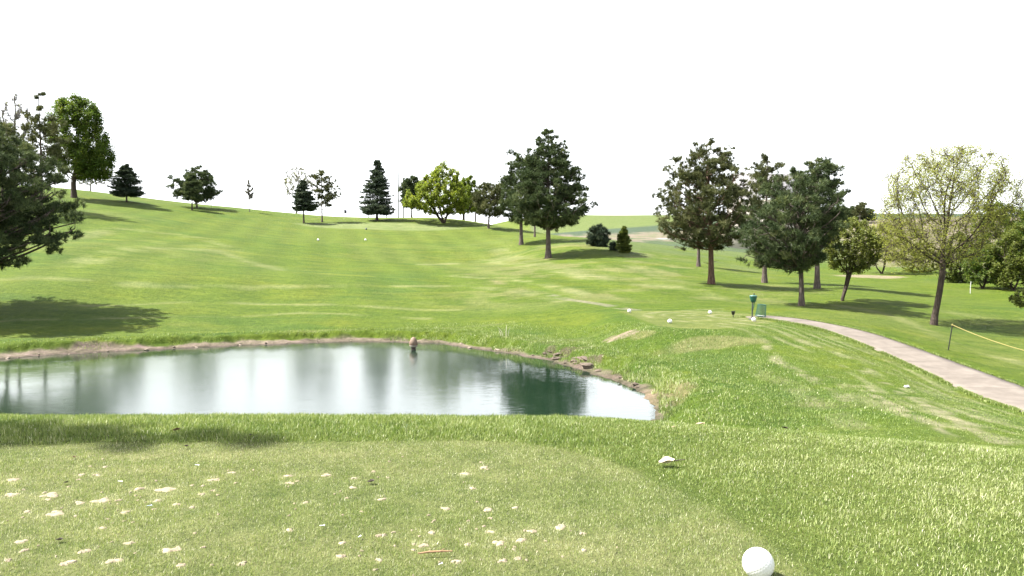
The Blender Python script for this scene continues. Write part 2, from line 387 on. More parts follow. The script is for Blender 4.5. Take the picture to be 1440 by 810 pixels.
# right hand lawn under the trees, then the far fields
la = sm(14, 22, GX) * sm(36, 44, GY) * (1 - sm(80, 95, GY)); col = put(col, la * sm(-.2, .5, n2) * .35, pale)
dd = GY + 22 * n1 + 14 * n2 + 6 * n3
right = sm(8, 14, GX)
ff = right * sm(84, 100, dd); col = put(col, ff * .8, fieldg)
col = put(col, right * sm(118, 128, dd) * (.75 + .5 * n2), scrub)
col = put(col, right * sm(172, 188, dd + 18 * n2), tan * 1.15); col = put(col, right * sm(175, 215, dd) * sm(0, .4, n2) * .6, fieldg)
col = put(col, right * sm(228, 250, dd), scrub); col = put(col, right * sm(296, 306, GY + 2 * n1), fieldg * [1.12, 1.08, 1])
# tan hillside at right
rt = sm(.42, .5, GX / np.maximum(GY, 1) + .02 * n1) * (GY > 60)
col = put(col, rt * sm(88, 100, dd) * .9, [.12, .115, .05]); col = put(col, rt * sm(105, 122, dd), tan * (1.2 + .35 * n2[:, None]))
col = put(col, rt * sm(245, 258, GY), scrub * 1.1)
g = G(1225, 389); m_ = (1 - sm(.7, 1.1, np.hypot((GX - g[0]) / 3.6, (GY - g[1]) / 2.6) + .2 * n3)); col = put(col, m_ * .8, [.20, .165, .10])
g = G(936, 336); m_ = (1 - sm(.7, 1.1, np.hypot((GX - g[0]) / 3, (GY - g[1]) / 5))); col = put(col, m_ * .8, [.26, .25, .22])
# home tee: worn, thin turf under the blades
tee_edge = np.array([(-9, 6.05), (-4.17, 6.0), (-2.16, 6.07), (-.12, 6.1), (.34, 5.88), (.69, 5.5), (1.06, 4.8), (1.3, 4.1), (1.36, 3.57), (1.4, 2.6), (1.4, -4), (-9, -4)])
k = dist < 12; st_ = np.full(len(GX), 99.); st_[k] = sdf(Q[k], tee_edge)
col = put(col, (1 - sm(9, 13, dist)) * .8, [.070, .090, .018]); col = put(col, (1 - sm(-.1, .1, st_)) * .8, [.114, .124, .042])
col = np.clip(col, .002, 1)
ring = np.arange(len(rr) - 1)[:, None] * na; i = np.arange(na); j = (i + 1) % na
FQ = np.stack([ring + i, ring + na + i, ring + na + j, ring + j], 2).reshape(-1, 4)[:, ::-1]
m, nt, b, o_ = new_mat('turf'); co = objco(nt)
at = N(nt, 'ShaderNodeAttribute', attribute_name='base')
fine = noise(nt, 26, 6, .7, co); medn = noise(nt, 3.1, 7, .68, co); big = noise(nt, .5, 6, .62, co)
mp = N(nt, 'ShaderNodeMapping'); mp.inputs['Scale'].default_value = (.35, 2.2, 1); nt.links.new(co, mp.inputs[0])
strk = noise(nt, .55, 6, .7, mp.outputs[0], .6)
c = mix(nt, 1.0, at.outputs['Color'], ramp(nt, fine, [(.25, (.62, .66, .6)), (.75, (1.35, 1.3, 1.3))]), 'MULTIPLY')
c = mix(nt, 1.0, c, ramp(nt, medn, [(.28, (.62, .70, .6)), (.72, (1.36, 1.28, 1.5))]), 'MULTIPLY')
c = mix(nt, 1.0, c, ramp(nt, strk, [(.3, (.72, .82, .7)), (.7, (1.28, 1.18, 1.45))]), 'MULTIPLY')
c = mix(nt, 1.0, c, ramp(nt, big, [(.3, (.86, .92, .85)), (.7, (1.12, 1.08, 1.15))]), 'MULTIPLY')
nt.links.new(c, b.inputs['Base Color']); b.inputs['Roughness'].default_value = .9; b.inputs['Specular IOR Level'].default_value = .12
bp = N(nt, 'ShaderNodeBump', Strength=.55, Distance=.10); nt.links.new(fine, bp.inputs['Height'])
bp2 = N(nt, 'ShaderNodeBump', Strength=.5, Distance=.5); nt.links.new(medn, bp2.inputs['Height']); nt.links.new(bp.outputs[0], bp2.inputs['Normal'])
nt.links.new(bp2.outputs[0], b.inputs['Normal'])
cap = len(GX)
V = np.concatenate([np.c_[GX, GY, GZ], [[0, 0, float(H(0, 0)[0])]]])
F3 = np.stack([np.full(na, cap), j, i], 1)
ground = mesh('ground', V, [FQ, F3], m, attrs={'base': np.concatenate([col, col[:1]])}, smooth=True); tag(ground, kind='structure')

# ------------------------------------------------------------------ pond water
cen = pond.mean(0); big_p = pond + (pond - cen) / np.linalg.norm(pond - cen, axis=1, keepdims=True) * .9
m, nt, b, o_ = new_mat('pond_water'); co = objco(nt)
b.inputs['Base Color'].default_value = (.008, .020, .011, 1); b.inputs['Roughness'].default_value = .06; b.inputs['IOR'].default_value = 1.6
b.inputs['Specular IOR Level'].default_value = .6
mp = N(nt, 'ShaderNodeMapping'); mp.inputs['Scale'].default_value = (1.0, 2.4, 1); nt.links.new(co, mp.inputs[0])
f1 = noise(nt, 2.2, 4, .6, mp.outputs[0], .4); f2 = noise(nt, .35, 3, .5, co)
mm = N(nt, 'ShaderNodeMath', operation='MULTIPLY'); nt.links.new(f1, mm.inputs[0]); nt.links.new(ramp(nt, f2, [(.35, (.25,) * 3), (.65, (1,) * 3)]), mm.inputs[1])
bp = N(nt, 'ShaderNodeBump', Strength=.045, Distance=.10); nt.links.new(mm.outputs[0], bp.inputs['Height']); nt.links.new(bp.outputs[0], b.inputs['Normal'])
# wind ruffles the open middle; the water lies calm under the right bank and the left trees
sx_ = nt.nodes.new('ShaderNodeSeparateXYZ'); nt.links.new(co, sx_.inputs[0])
mr = N(nt, 'ShaderNodeMapRange'); mr.inputs['From Min'].default_value = -22; mr.inputs['From Max'].default_value = 4; nt.links.new(sx_.outputs[0], mr.inputs['Value'])
ad = N(nt, 'ShaderNodeMath', operation='MULTIPLY_ADD'); nt.links.new(f2, ad.inputs[0]); ad.inputs[1].default_value = .12; nt.links.new(mr.outputs[0], ad.inputs[2])
nt.links.new(ramp(nt, ad.outputs[0], [(.22, (.045,) * 3), (.46, (.15,) * 3), (.76, (.14,) * 3), (.93, (.04,) * 3)]), b.inputs['Roughness'])
bm_V = np.c_[big_p, np.full(len(big_p), WZ)]
import bmesh
bmx = bmesh.new(); bmx.faces.new([bmx.verts.new(v) for v in bm_V[::-1]]); bmesh.ops.triangulate(bmx, faces=bmx.faces[:])
bmesh.ops.recalc_face_normals(bmx, faces=bmx.faces[:])
if bmx.faces[:][0].normal.z < 0: bmesh.ops.reverse_faces(bmx, faces=bmx.faces[:])
me = bpy.data.meshes.new('pond_water'); bmx.to_mesh(me); bmx.free(); me.materials.append(m)
wo = bpy.data.objects.new('pond_water', me); C.objects.link(wo); tag(wo, kind='structure')

# ------------------------------------------------------------------ cart path
rows = []
for t in np.linspace(0, 1, 7): rows.append(LA * (1 - t) + UA * t)
rows = np.array(rows); zz = H(rows.reshape(-1, 2)[:, 0], rows.reshape(-1, 2)[:, 1], False).reshape(7, -1)
zz = PZ[None] + .045 + np.zeros((7, 1))
top = np.concatenate([rows, zz[:, :, None]], 2)
full = np.concatenate([top[:1] - [0, 0, .35], top, top[-1:] - [0, 0, .35]])
nr, nc = full.shape[:2]; a = (np.arange(nr - 1)[:, None] * nc + np.arange(nc - 1)).ravel()
m = plain('path_concrete', (.146, .126, .106), .9, .16, 2.2, .2, spec=.2)
al = np.r_[0, np.cumsum(np.linalg.norm(np.diff(ML, axis=0), axis=1))]
nt = m.node_tree; b = nt.nodes['Principled BSDF']; at = N(nt, 'ShaderNodeAttribute', attribute_name='along'); src = b.inputs['Base Color'].links[0].from_socket
md = N(nt, 'ShaderNodeMath', operation='PINGPONG'); nt.links.new(at.outputs['Fac'], md.inputs[0]); md.inputs[1].default_value = .95
jf = ramp(nt, md.outputs[0], [(0, (.55,) * 3), (.03, (1,) * 3)]); cc = mix(nt, 1.0, src, jf, 'MULTIPLY')
st_n = noise(nt, .8, 6, .7, objco(nt)); cc = mix(nt, 1.0, cc, ramp(nt, st_n, [(.3, (.80, .79, .78)), (.7, (1.1, 1.1, 1.1))]), 'MULTIPLY'); nt.links.new(cc, b.inputs['Base Color'])
pa = mesh('path', full.reshape(-1, 3), [np.stack([a, a + nc, a + nc + 1, a + 1], 1)[:, ::-1]], m, attrs={'along': np.tile(al, nr)}); tag(pa, kind='structure')
if np.array(pa.data.polygons[len(pa.data.polygons)//2].normal)[2] < 0: pa.data.flip_normals()

# ------------------------------------------------------------------ grass blades
def blades(name, X, Y, L, W, v, mat, lean=.7, sub=True):
    n = len(X); Z = H(X, Y) - .004
    th = rng.uniform(0, 2 * np.pi, n); le = np.abs(rng.normal(0, lean, n)).clip(0, 1.35); fa_ = th + np.pi / 2 + rng.normal(0, .4, n)
    base = np.c_[X, Y, Z]; w = np.c_[np.cos(fa_), np.sin(fa_), np.zeros(n)] * (W / 2)[:, None]
    dx = np.c_[np.cos(th), np.sin(th)]
    d1 = np.c_[dx * np.sin(le * .5)[:, None], np.cos(le * .5)] * (L * .55)[:, None]; d2 = np.c_[dx * np.sin(le * 1.15)[:, None], np.cos(le * 1.15)] * (L * .5)[:, None]
    if sub:
        Vv = np.stack([base - w, base + w, base + d1 - w * .75, base + d1 + w * .75, base + d1 + d2], 1).reshape(-1, 3); q = np.arange(n)[:, None] * 5
        Fs = [q + np.array([0, 1, 3, 2]), q + np.array([2, 3, 4])]; vv = np.repeat(v, 5)
    else:
        Vv = np.stack([base - w, base + w, base + d1 + d2], 1).reshape(-1, 3); q = np.arange(n)[:, None] * 3
        Fs = [q + np.array([0, 1, 2])]; vv = np.repeat(v, 3)
    return tag(mesh(name, Vv, Fs, mat, attrs={'v': vv}), kind='stuff')
def wedge(n, d0, d1, spread=.76):
    y = np.sqrt(rng.uniform(d0 ** 2, d1 ** 2, n)); return rng.uniform(-spread, spread, n) * y, y
GR = [(.0, (.056, .110, .016)), (.35, (.152, .215, .044)), (.62, (.28, .325, .115)), (.82, (.45, .465, .27)), (1., (.68, .65, .49))]
grass_m = leafmat('grass_blades', GR, .38, .5, .35)
SAND = [(16, 696, 22), (71, 697, 28), (142, 704, 27), (113, 707, 18), (196, 687, 18), (233, 688, 32), (221, 703, 15), (175, 720, 16), (77, 724, 28), (38, 720, 14), (301, 675, 17), (326, 665, 14),
        (284, 695, 11), (248, 709, 13), (270, 714, 13), (240, 776, 26), (159, 791, 24), (92, 795, 24), (30, 763, 20), (341, 794, 16), (34, 776, 15), (136, 669, 14), (114, 669, 12), (148, 658, 10), (145, 743, 13),
        (182, 766, 16), (408, 680, 17), (405, 670, 15), (537, 702, 16), (430, 707, 11), (407, 747, 14), (478, 784, 18), (607, 749, 15), (701, 763, 24), (687, 717, 18), (657, 765, 14), (689, 747, 13), (706, 790, 17),
        (596, 767, 20), (536, 753, 17), (498, 673, 11), (496, 686, 14), (525, 664, 12), (655, 667, 18), (681, 658, 17), (664, 688, 13), (627, 716, 15), (481, 765, 14), (533, 789, 14), (641, 790, 15), (459, 669, 16),
        (724, 714, 13), (748, 748, 17), (788, 743, 22), (733, 760, 20), (821, 776, 14), (730, 786, 15), (819, 753, 11), (20, 676, 20), (255, 797, 16), (68, 704, 12), (12, 790, 16), (120, 777, 20), (300, 690, 9)]
spt = np.array([[*onplane(x, y, 0.0), w * wd_ / F * .5] for (x, y, w) in SAND for wd_ in [CAMZ * F / (y - HZ)]])
def sandmask(X, Y):
    m = np.full(len(X), 9.)
    for x, y, r in spt: m = np.minimum(m, np.hypot((X - x) / r, (Y - y) / (r * 1.25)))
    return m
X, Y = wedge(560000, 2.9, 6.6); s = sdf(np.c_[X, Y], tee_edge) + .05 * vnoise(X, Y, .25, 51, 2)
keep = (s < 0) & (rng.random(len(X)) < np.clip(4.0 / Y, 0, 1) * (.72 + .4 * vnoise(X, Y, .35, 52, 3)) * np.where(sandmask(X, Y) < .9, .38, 1)); X, Y = X[keep], Y[keep]
v = .50 + .22 * (1 - sm(.9, 2.4, sandmask(X, Y))) + .13 * vnoise(X, Y, .8, 53, 3) + .16 * vnoise(X, Y, .07, 56, 3) + rng.normal(0, .18, len(X)); v = np.where(rng.random(len(X)) < .07, rng.uniform(.8, 1, len(X)), v)
blades('tee_grass', X, Y, rng.uniform(.010, .026, len(X)) * (1 + .25 * vnoise(X, Y, .3, 54, 2)), rng.uniform(.0022, .0042, len(X)) * (Y / 4) ** .5, v.clip(0, 1), grass_m, .8, False)
X, Y = wedge(420000, 2.9, 9.2); s = sdf(np.c_[X, Y], tee_edge) + .07 * vnoise(X, Y, .22, 55, 3)
keep = (s > 0) & (rng.random(len(X)) < np.clip(5.5 / Y, 0, 1)); X, Y, s = X[keep], Y[keep], s[keep]
clump = vnoise(X, Y, .16, 57, 3); patch = vnoise(X, Y, .9, 58, 3)
v = .38 + .13 * patch + .10 * sm(.8, 2.6, X) + .12 * clump + .10 * vnoise(X, Y, .4, 59, 2) + rng.normal(0, .15, len(X)); v = np.where(rng.random(len(X)) < .035 + .02 * sm(1, 2, X), rng.uniform(.74, .95, len(X)), v)
L = rng.uniform(.026, .058, len(X)) * (1 + .45 * clump + .15 * patch) * (.62 + .38 * sm(0, .25, s)) * (1 - .42 * sm(.4, 1.2, X))
blades('fringe_grass', X, Y, L, rng.uniform(.003, .0055, len(X)) * (Y / 5) ** .5, v.clip(0, 1), grass_m, .85)
# long grass on the pond bank and along its far edge
def bankgrass(n, x0, x1, y0, y1, f):
    X = rng.uniform(x0, x1, n); Y = rng.uniform(y0, y1, n); s = sdf(np.c_[X, Y], pond); k = f(X, Y, s); return X[k], Y[k], s[k]
X, Y, s = bankgrass(420000, -6, 12, 15, 42, lambda X, Y, s: (s > .22 + .35 * vnoise(X, Y, .7, 61, 2)) & (s < 6.0) & (rng.random(len(X)) < (1.05 - s / 6.5) * (.55 + .6 * vnoise(X, Y, .8, 62, 3))) & (sdf(np.c_[X, Y], tee2) > .3))
g0 = G(868, 473); k = np.hypot((X - g0[0]) / .6, (Y - g0[1]) / .5) + .5 * vnoise(X, Y, .3, 69, 2) > 1; X, Y, s = X[k], Y[k], s[k]
cl = vnoise(X, Y, 1.1, 63, 3)
v = .36 + .22 * cl + rng.normal(0, .12, len(X)); v = np.where(rng.random(len(X)) <   .04 + .12 * sm(2.0, .8, s) * (cl > .1), rng.uniform(.7, .95, len(X)), v)
blades('bank_grass', X, Y, rng.uniform(.04, .10, len(X)) * (1 + .5 * cl) * (1 + .9 * (1 - sm(.4, 1.0, s))), rng.uniform(.010, .02, len(X)), v.clip(0, 1), grass_m, .9)
X, Y, s = bankgrass(160000, -42, -1, 24, 42, lambda X, Y, s: (s > .75 + .5 * vnoise(X, Y, 1.5, 64, 3)) & (s < 1.9) & (Y > 22) & (rng.random(len(X)) < .55 + .8 * vnoise(X, Y, .9, 65, 3)))
blades('bank_grass', X, Y, rng.uniform(.05, .14, len(X)), rng.uniform(.012, .025, len(X)), (.36 + rng.normal(0, .13, len(X))).clip(0, 1), grass_m, .6)
X, Y, s = bankgrass(150000, 2.5, 17, 11, 33, lambda X, Y, s: (s > 2.2) & (sdf(np.c_[X, Y], tee2) > .2) & (dline(np.c_[X, Y], .5 * (UA + LA)[::4]) > 1.0) & (np.abs(X / Y) < .75))
cl = vnoise(X, Y, 1.4, 66, 3); k = (X < np.interp(Y, np.sort(LA[:, 1]), LA[np.argsort(LA[:, 1]), 0]) - .1); X, Y, cl = X[k], Y[k], cl[k]
trk = np.ones(len(X))
for L_ in [[(1170, 530), (1215, 545), (1240, 562), (1310, 598), (1345, 616)], [(1215, 522), (1260, 548), (1320, 578), (1375, 606)], [(1082, 488), (1092, 508), (1135, 528), (1180, 548)]]:
    trk = np.minimum(trk, dline(np.c_[X, Y], polyl(L_)))
k = rng.random(len(X)) < sm(.05, .4, trk) + .1; X, Y, cl = X[k], Y[k], cl[k]
blades('rough_grass', X, Y, rng.uniform(.018, .04, len(X)), rng.uniform(.010, .02, len(X)), (.40 + .14 * cl + rng.normal(0, .11, len(X))).clip(0, 1), grass_m, 1.0, False)

ii_ = rng.integers(0, len(ML), 26000); of_ = np.abs(rng.normal(0, .07, 26000)) - .03; sd_ = np.where(rng.random(26000) < .5, LA[ii_].T, UA[ii_].T).T
ou_ = np.where((sd_ == LA[ii_]).all(1)[:, None], -nrm_[ii_], nrm_[ii_]); pp_ = sd_ + ou_ * of_[:, None] + tg[ii_] * rng.uniform(-.25, .25, (26000, 1)); kp_ = vnoise(pp_[:, 0], pp_[:, 1], .7, 77, 3) > -.25 - of_; pp_ = pp_[kp_]
blades('edge_grass', pp_[:, 0], pp_[:, 1], rng.uniform(.06, .12, len(pp_)), rng.uniform(.012, .022, len(pp_)), (.42 + rng.normal(0, .14, len(pp_))).clip(0, 1), grass_m, .7)
# sand filling the old divots of the tee, with loose crumbs round about
for k_ in range(110):
    q_ = spt[random.randrange(len(spt))]; spt = np.vstack([spt, [q_[0] + random.gauss(0, .14), q_[1] + random.gauss(0, .16), random.uniform(.006, .018)]]); SAND.append((0, 0, 5))
k_ = (spt[:, 1] < 6.0) & (spt[:, 1] > 3.1); SAND = [w for w, f in zip(SAND, k_) if f]; spt = spt[k_]
mb = MB()
for (x, y, r), (px, py, w) in zip(spt, SAND):
    for kk in range(1 if w < 15 else 2):
        n = 18; a = np.linspace(0, 2 * np.pi, n, endpoint=False); off = rng.normal(0, .35, 2) * r * (kk > 0); rx = .85 * r * rng.uniform(.75, 1) * (1 if kk == 0 else .6)
        rad = rx * (1 + .28 * np.sin(2 * a + rng.uniform(0, 6)) + .2 * np.sin(3 * a + rng.uniform(0, 6)) + rng.normal(0, .16, n)); ry = .85
        rings = []
        for f, h in ((1.0, -.003), (.8, .004), (.45, .006)):
            xx = x + off[0] + rad * f * np.cos(a); yy = y + off[1] + rad * f * ry * np.sin(a)
            rings.append(np.c_[xx, yy, H(xx, yy) + h + kk * .0015 + (rng.normal(0, .0015, n) if f < 1 else 0)])
        cx_, cy_ = x + off[0], y + off[1]
        Vv = np.concatenate(rings + [np.array([[cx_, cy_, float(H(cx_, cy_)[0]) + .007 + kk * .0015]])]); i_ = np.arange(n); j_ = (i_ + 1) % n
        mb.add(Vv, np.concatenate([np.c_[i_, j_, n + j_, n + i_], np.c_[n + i_, n + j_, 2 * n + j_, 2 * n + i_]]), np.c_[2 * n + i_, 2 * n + j_, np.full(n, 3 * n)])
sm_ = plain('divot_sand', (.255, .212, .15), .95, .32, 22, .5, spec=.1)
tag(mb.build('sand', sm_), 'pale sand filling the worn divots of the near tee', kind='stuff')

# ------------------------------------------------------------------ trees
PINE = leafmat('pine_needles', [(0, (.026, .042, .019)), (.45, (.064, .088, .038)), (.8, (.115, .140, .060)), (1, (.19, .20, .09))], .25, .7, .12)
PINE_OLIVE = leafmat('olive_pine_needles', [(0, (.040, .049, .021)), (.45, (.088, .098, .042)), (.8, (.145, .150, .066)), (1, (.21, .20, .10))], .25, .7, .12)
SPRUCE = leafmat('spruce_needles', [(0, (.022, .036, .024)), (.5, (.048, .068, .043)), (1, (.10, .12, .07))], .18, .7, .12)
MAPLE = leafmat('maple_leaves', [(0, (.095, .14, .019)), (.5, (.165, .22, .03)), (1, (.26, .29, .046))], .55, .5, .2)
DARKLEAF = leafmat('dark_leaves', [(0, (.045, .082, .015)), (.5, (.085, .135, .022)), (1, (.18, .21, .036))], .45, .5, .2)
YOUNG = leafmat('young_leaves', [(0, (.17, .20, .034)), (.5, (.26, .285, .06)), (1, (.36, .36, .12))], .6, .5, .2)
BUSH = leafmat('bush_leaves', [(0, (.045, .070, .013)), (.5, (.095, .125, .024)), (1, (.18, .20, .050))], .45, .5, .2)
BARK = barkmat('pine_bark', (.045, .034, .028), (.14, .115, .098)); BARK_D = barkmat('dark_bark', (.028, .021, .017), (.085, .065, .052)); BARK_G = barkmat('grey_bark', (.09, .08, .07), (.22, .2, .18))
BARK_R = barkmat('reddish_bark', (.06, .036, .026), (.16, .10, .072))

class Env:
    """crown outline measured as rows (py, left px, right px), turned into heights, centres and radii in metres about the trunk"""
    def __init__(s, base, d, rows):
        d = DM(base[0], d); s.d = d; s.x0 = float(P(base[0], base[1], d)[0]); s.z0 = float(H(s.x0, d)[0])
        rows = sorted(rows, key=lambda r: -r[0])
        s.h = np.array([float(P(r[1], r[0], d)[2]) - s.z0 for r in rows]); k = d / F
        s.c = np.array([(.5 * (r[1] + r[2]) - base[0]) * k for r in rows]); s.r = np.array([.5 * (r[2] - r[1]) * k for r in rows])
        s.H = s.h[-1]; s.hb = s.h[0]; s.loc = (s.x0, d, s.z0); s.px = d / F * 1.41   # metres per pixel of the render
    def rad(s, h): return np.interp(h, s.h, s.r)
    def cen(s, h): return np.interp(h, s.h, s.c)
    def sample(s, n, g, p=.5, lo=0.):
        hh = np.linspace(s.hb, s.H, 60); w = s.rad(hh) ** 1.35 + .03; w /= w.sum()
        h = g.choice(hh, n, p=w) + g.uniform(-.5, .5, n) * (s.H - s.hb) / 60
        a = g.uniform(0, 2 * np.pi, n); q = np.maximum(g.random(n) ** p, lo)
        r = s.rad(h) * q
        return np.c_[s.cen(h) + r * np.cos(a), r * np.sin(a) * .95, h], q
def blade_tris(B, D, L, W, g):
    """thin triangles from B along D"""
    n = len(B); D = D / np.maximum(np.linalg.norm(D, axis=1, keepdims=True), 1e-9)
    s = np.cross(D, g.normal(size=(n, 3))); s /= np.maximum(np.linalg.norm(s, axis=1, keepdims=True), 1e-9)
    V = np.stack([B - s * (W / 2)[:, None], B + s * (W / 2)[:, None], B + D * L[:, None]], 1).reshape(-1, 3)
    return V, np.arange(n * 3).reshape(-1, 3)
def leaf_quads(B, size, g, flat=.5):
    n = len(B); nrm = g.normal(size=(n, 3)) ; nrm[:, 2] = np.abs(nrm[:, 2]) + flat; nrm /= np.linalg.norm(nrm, axis=1, keepdims=True)
    u = np.cross(nrm, g.normal(size=(n, 3))); u /= np.linalg.norm(u, axis=1, keepdims=True); w = np.cross(nrm, u)
    s = size[:, None]
    V = np.stack([B - u * s * .6, B - w * s * .32 + u * s * .05, B + u * s * .6, B + w * s * .32 + u * s * .05], 1).reshape(-1, 3)
    return V, np.arange(n * 4).reshape(-1, 4)
def curve_edges(A, Cc, B, n):
    t = np.linspace(0, 1, n + 1)[None, :, None]; A, Cc, B = A[:, None], Cc[:, None], B[:, None]
    return (1 - t) ** 2 * A + 2 * t * (1 - t) * Cc + t ** 2 * B
def trunk_line(H_, lean, g, wob=.02, n=14):
    t = np.linspace(0, 1, n + 1); w = np.cumsum(g.normal(0, wob * H_ / n * 2.2, (n + 1, 2)), 0); w -= w[0]
    return np.c_[lean[0] * t ** 1.5 + w[:, 0] * t, lean[1] * t + w[:, 1] * t, H_ * t], t
def trunk_mesh(root, parts, bark, sides=7):
    V = []; Fq = []; n = 0
    for A, B, ra, rb in parts:
        v_, f_, _ = tubes(A, B, ra, rb, sides); V.append(v_); Fq.append(f_ + n); n += len(v_)
    return mesh('trunk', np.concatenate(V), [np.concatenate(Fq)], bark, root, smooth=True)
def flare(r0, t): return r0 * ((1 - t) ** .85 * .92 + .05) * (1 + .55 * np.exp(-t * 28))
def conifer(name, label, base, d, rows, seed, mat=PINE, bark=BARK, r0=None, clumps=130, csize=.85, lean=0, den=1., kind='pine', group=None, cat='tree', bare=.12, asc=.16, low=.14, reach=1.06, trunk_to=.98, p=.45):
    g = np.random.default_rng(seed); E = Env(base, d, rows); root = empty(name, E.loc, label, cat, group)
    fs = E.d / d; csize = csize * fs; r0 = (r0 or E.H * .02 / fs) * fs
    topc = E.c[-1]; T, t = trunk_line(E.H * trunk_to, (topc, 0), g, .012); rad = np.maximum(flare(r0, t), .42 * E.px)
    T[0, 2] = -.25
    parts = [(T[:-1], T[1:], rad[:-1], rad[1:])]
    per = 5; nl_ = max(6, clumps // per)
    # limbs in loose whorls up the trunk, reaching the crown outline; clumps sit along their outer part
    hh = np.linspace(E.hb, E.H, 80); wgt = E.rad(hh) ** .7 + .12 * E.r.max(); cw = np.cumsum(wgt) / wgt.sum()
    lh = np.interp((np.arange(nl_) + g.uniform(0, 1, nl_)) / nl_, cw, hh); la_ = np.arange(nl_) * 2.39996 + g.normal(0, .35, nl_)
    lr_ = E.rad(lh) * g.uniform(.80, reach, nl_)
    tipp = np.c_[E.cen(lh) + lr_ * np.cos(la_), lr_ * np.sin(la_) * .95, lh]
    lo = np.clip(lh - asc * lr_ * g.uniform(.6, 1.3, nl_) - .10 * lr_, low * E.H, E.H * .97)
    A = np.stack([np.interp(lo, T[:, 2], T[:, k]) for k in range(2)] + [lo], 1)
    mid = A * .45 + tipp * .55; mid[:, 2] = A[:, 2] * (.75 - .35 * (asc > .3)) + tipp[:, 2] * (.25 + .35 * (asc > .3)) ; mid += g.normal(0, .07, mid.shape) * lr_[:, None]
    cv = curve_edges(A, mid, tipp, 7); ln = np.linalg.norm(tipp - A, axis=1)
    rb = np.clip(.016 * ln + .012, max(.014, .25 * E.px), max(.42 * r0, .3 * E.px))[:, None] * np.linspace(1, .3, 8)[None]
    parts.append((cv[:, :-1].reshape(-1, 3), cv[:, 1:].reshape(-1, 3), rb[:, :-1].ravel(), rb[:, 1:].ravel()))
    li = np.repeat(np.arange(nl_), per); f_ = np.clip(np.tile(np.linspace(.32, 1, per), nl_) + g.normal(0, .06, len(li)), .2, 1.0)
    sg_ = np.minimum((f_ * 7).astype(int), 6); ff_ = (f_ * 7 - sg_)[:, None]; on = cv[li, sg_] * (1 - ff_) + cv[li, sg_ + 1] * ff_
    sd_ = np.c_[-np.sin(la_), np.cos(la_), 0 * la_][li]; off = g.normal(0, 1, len(li)) * .21 * lr_[li] * (1.15 - f_) ** .5
    K = on + sd_ * off[:, None] + np.c_[np.cos(la_[li]), np.sin(la_[li]), 0 * f_] * np.abs(off)[:, None] * .5; K[:, 2] += g.normal(.10, .12, len(li)) * lr_[li] * .8
    rz = np.maximum(E.rad(K[:, 2]), .25)
    parts.append((on, K, np.full(len(K), max(.022, .2 * E.px)), np.full(len(K), .009)))
    top_ = np.array([[topc, 0, E.H * .97]]); K = np.r_[K, top_]; rz = np.r_[rz, rz.min()]
    # a few dead stubs low on the trunk
    if bare:
        ns = 10; hs = g.uniform(.12, max(.2, E.hb / E.H + .1), ns) * E.H; aa = g.uniform(0, 6.28, ns); A2 = np.stack([np.interp(hs, T[:, 2], T[:, 0]), np.interp(hs, T[:, 2], T[:, 1]), hs], 1)
        ll = g.uniform(.3, 1.0, ns) * bare * E.H * .6; parts.append((A2, A2 + np.c_[np.cos(aa) * ll, np.sin(aa) * ll, g.uniform(-.1, .4, ns) * ll], np.full(ns, .03), np.full(ns, .008)))
    trunk_mesh(root, parts, bark)
    # foliage: tufts inside every clump, needles radiating from every tuft
    px = E.px; lod = px / .061; nl = .29 * max(1, lod) ** .55; nw = .036 * max(1, lod) ** .75
    cs = csize * (.6 + .4 * g.random(len(K))) * np.clip(rz / (E.r.max() * .6), .42, 1.1) * .78
    nt_ = np.maximum(3, (den * 17 * (cs / .6) ** 1.9 * max(1, lod) ** -.85).astype(int)); idx = np.repeat(np.arange(len(K)), nt_)
    u = g.normal(size=(len(idx), 3)); u /= np.linalg.norm(u, axis=1, keepdims=True); u *= (g.random((len(idx), 1)) ** .4)
    tp = K[idx] + u * cs[idx][:, None] * np.array([1, 1, .58])
    outw = tp - np.c_[np.interp(tp[:, 2], T[:, 2], T[:, 0]), np.interp(tp[:, 2], T[:, 2], T[:, 1]), tp[:, 2]]; outw /= np.maximum(np.linalg.norm(outw, axis=1, keepdims=True), .05)
    nn = 22; ii = np.repeat(np.arange(len(tp)), nn)
    D = g.normal(size=(len(ii), 3)) * .8 + outw[ii] * .40 + np.array([0, 0, .55])
    if kind != 'pine': D[:, 2] *= .45
    B = tp[ii] + g.normal(0, .03, (len(ii), 3))
    Vn, Fn = blade_tris(B, D, nl * g.uniform(.6, 1.15, len(ii)), nw * g.uniform(.7, 1.3, len(ii)), g)
    vv = (.42 + g.normal(0, .16, len(K))[idx][ii] + g.normal(0, .10, len(tp))[ii] + g.normal(0, .13, len(ii))).clip(0, 1)
    mesh('crown', Vn, [Fn], mat, root, attrs={'v': np.repeat(vv, 3)})
    return root
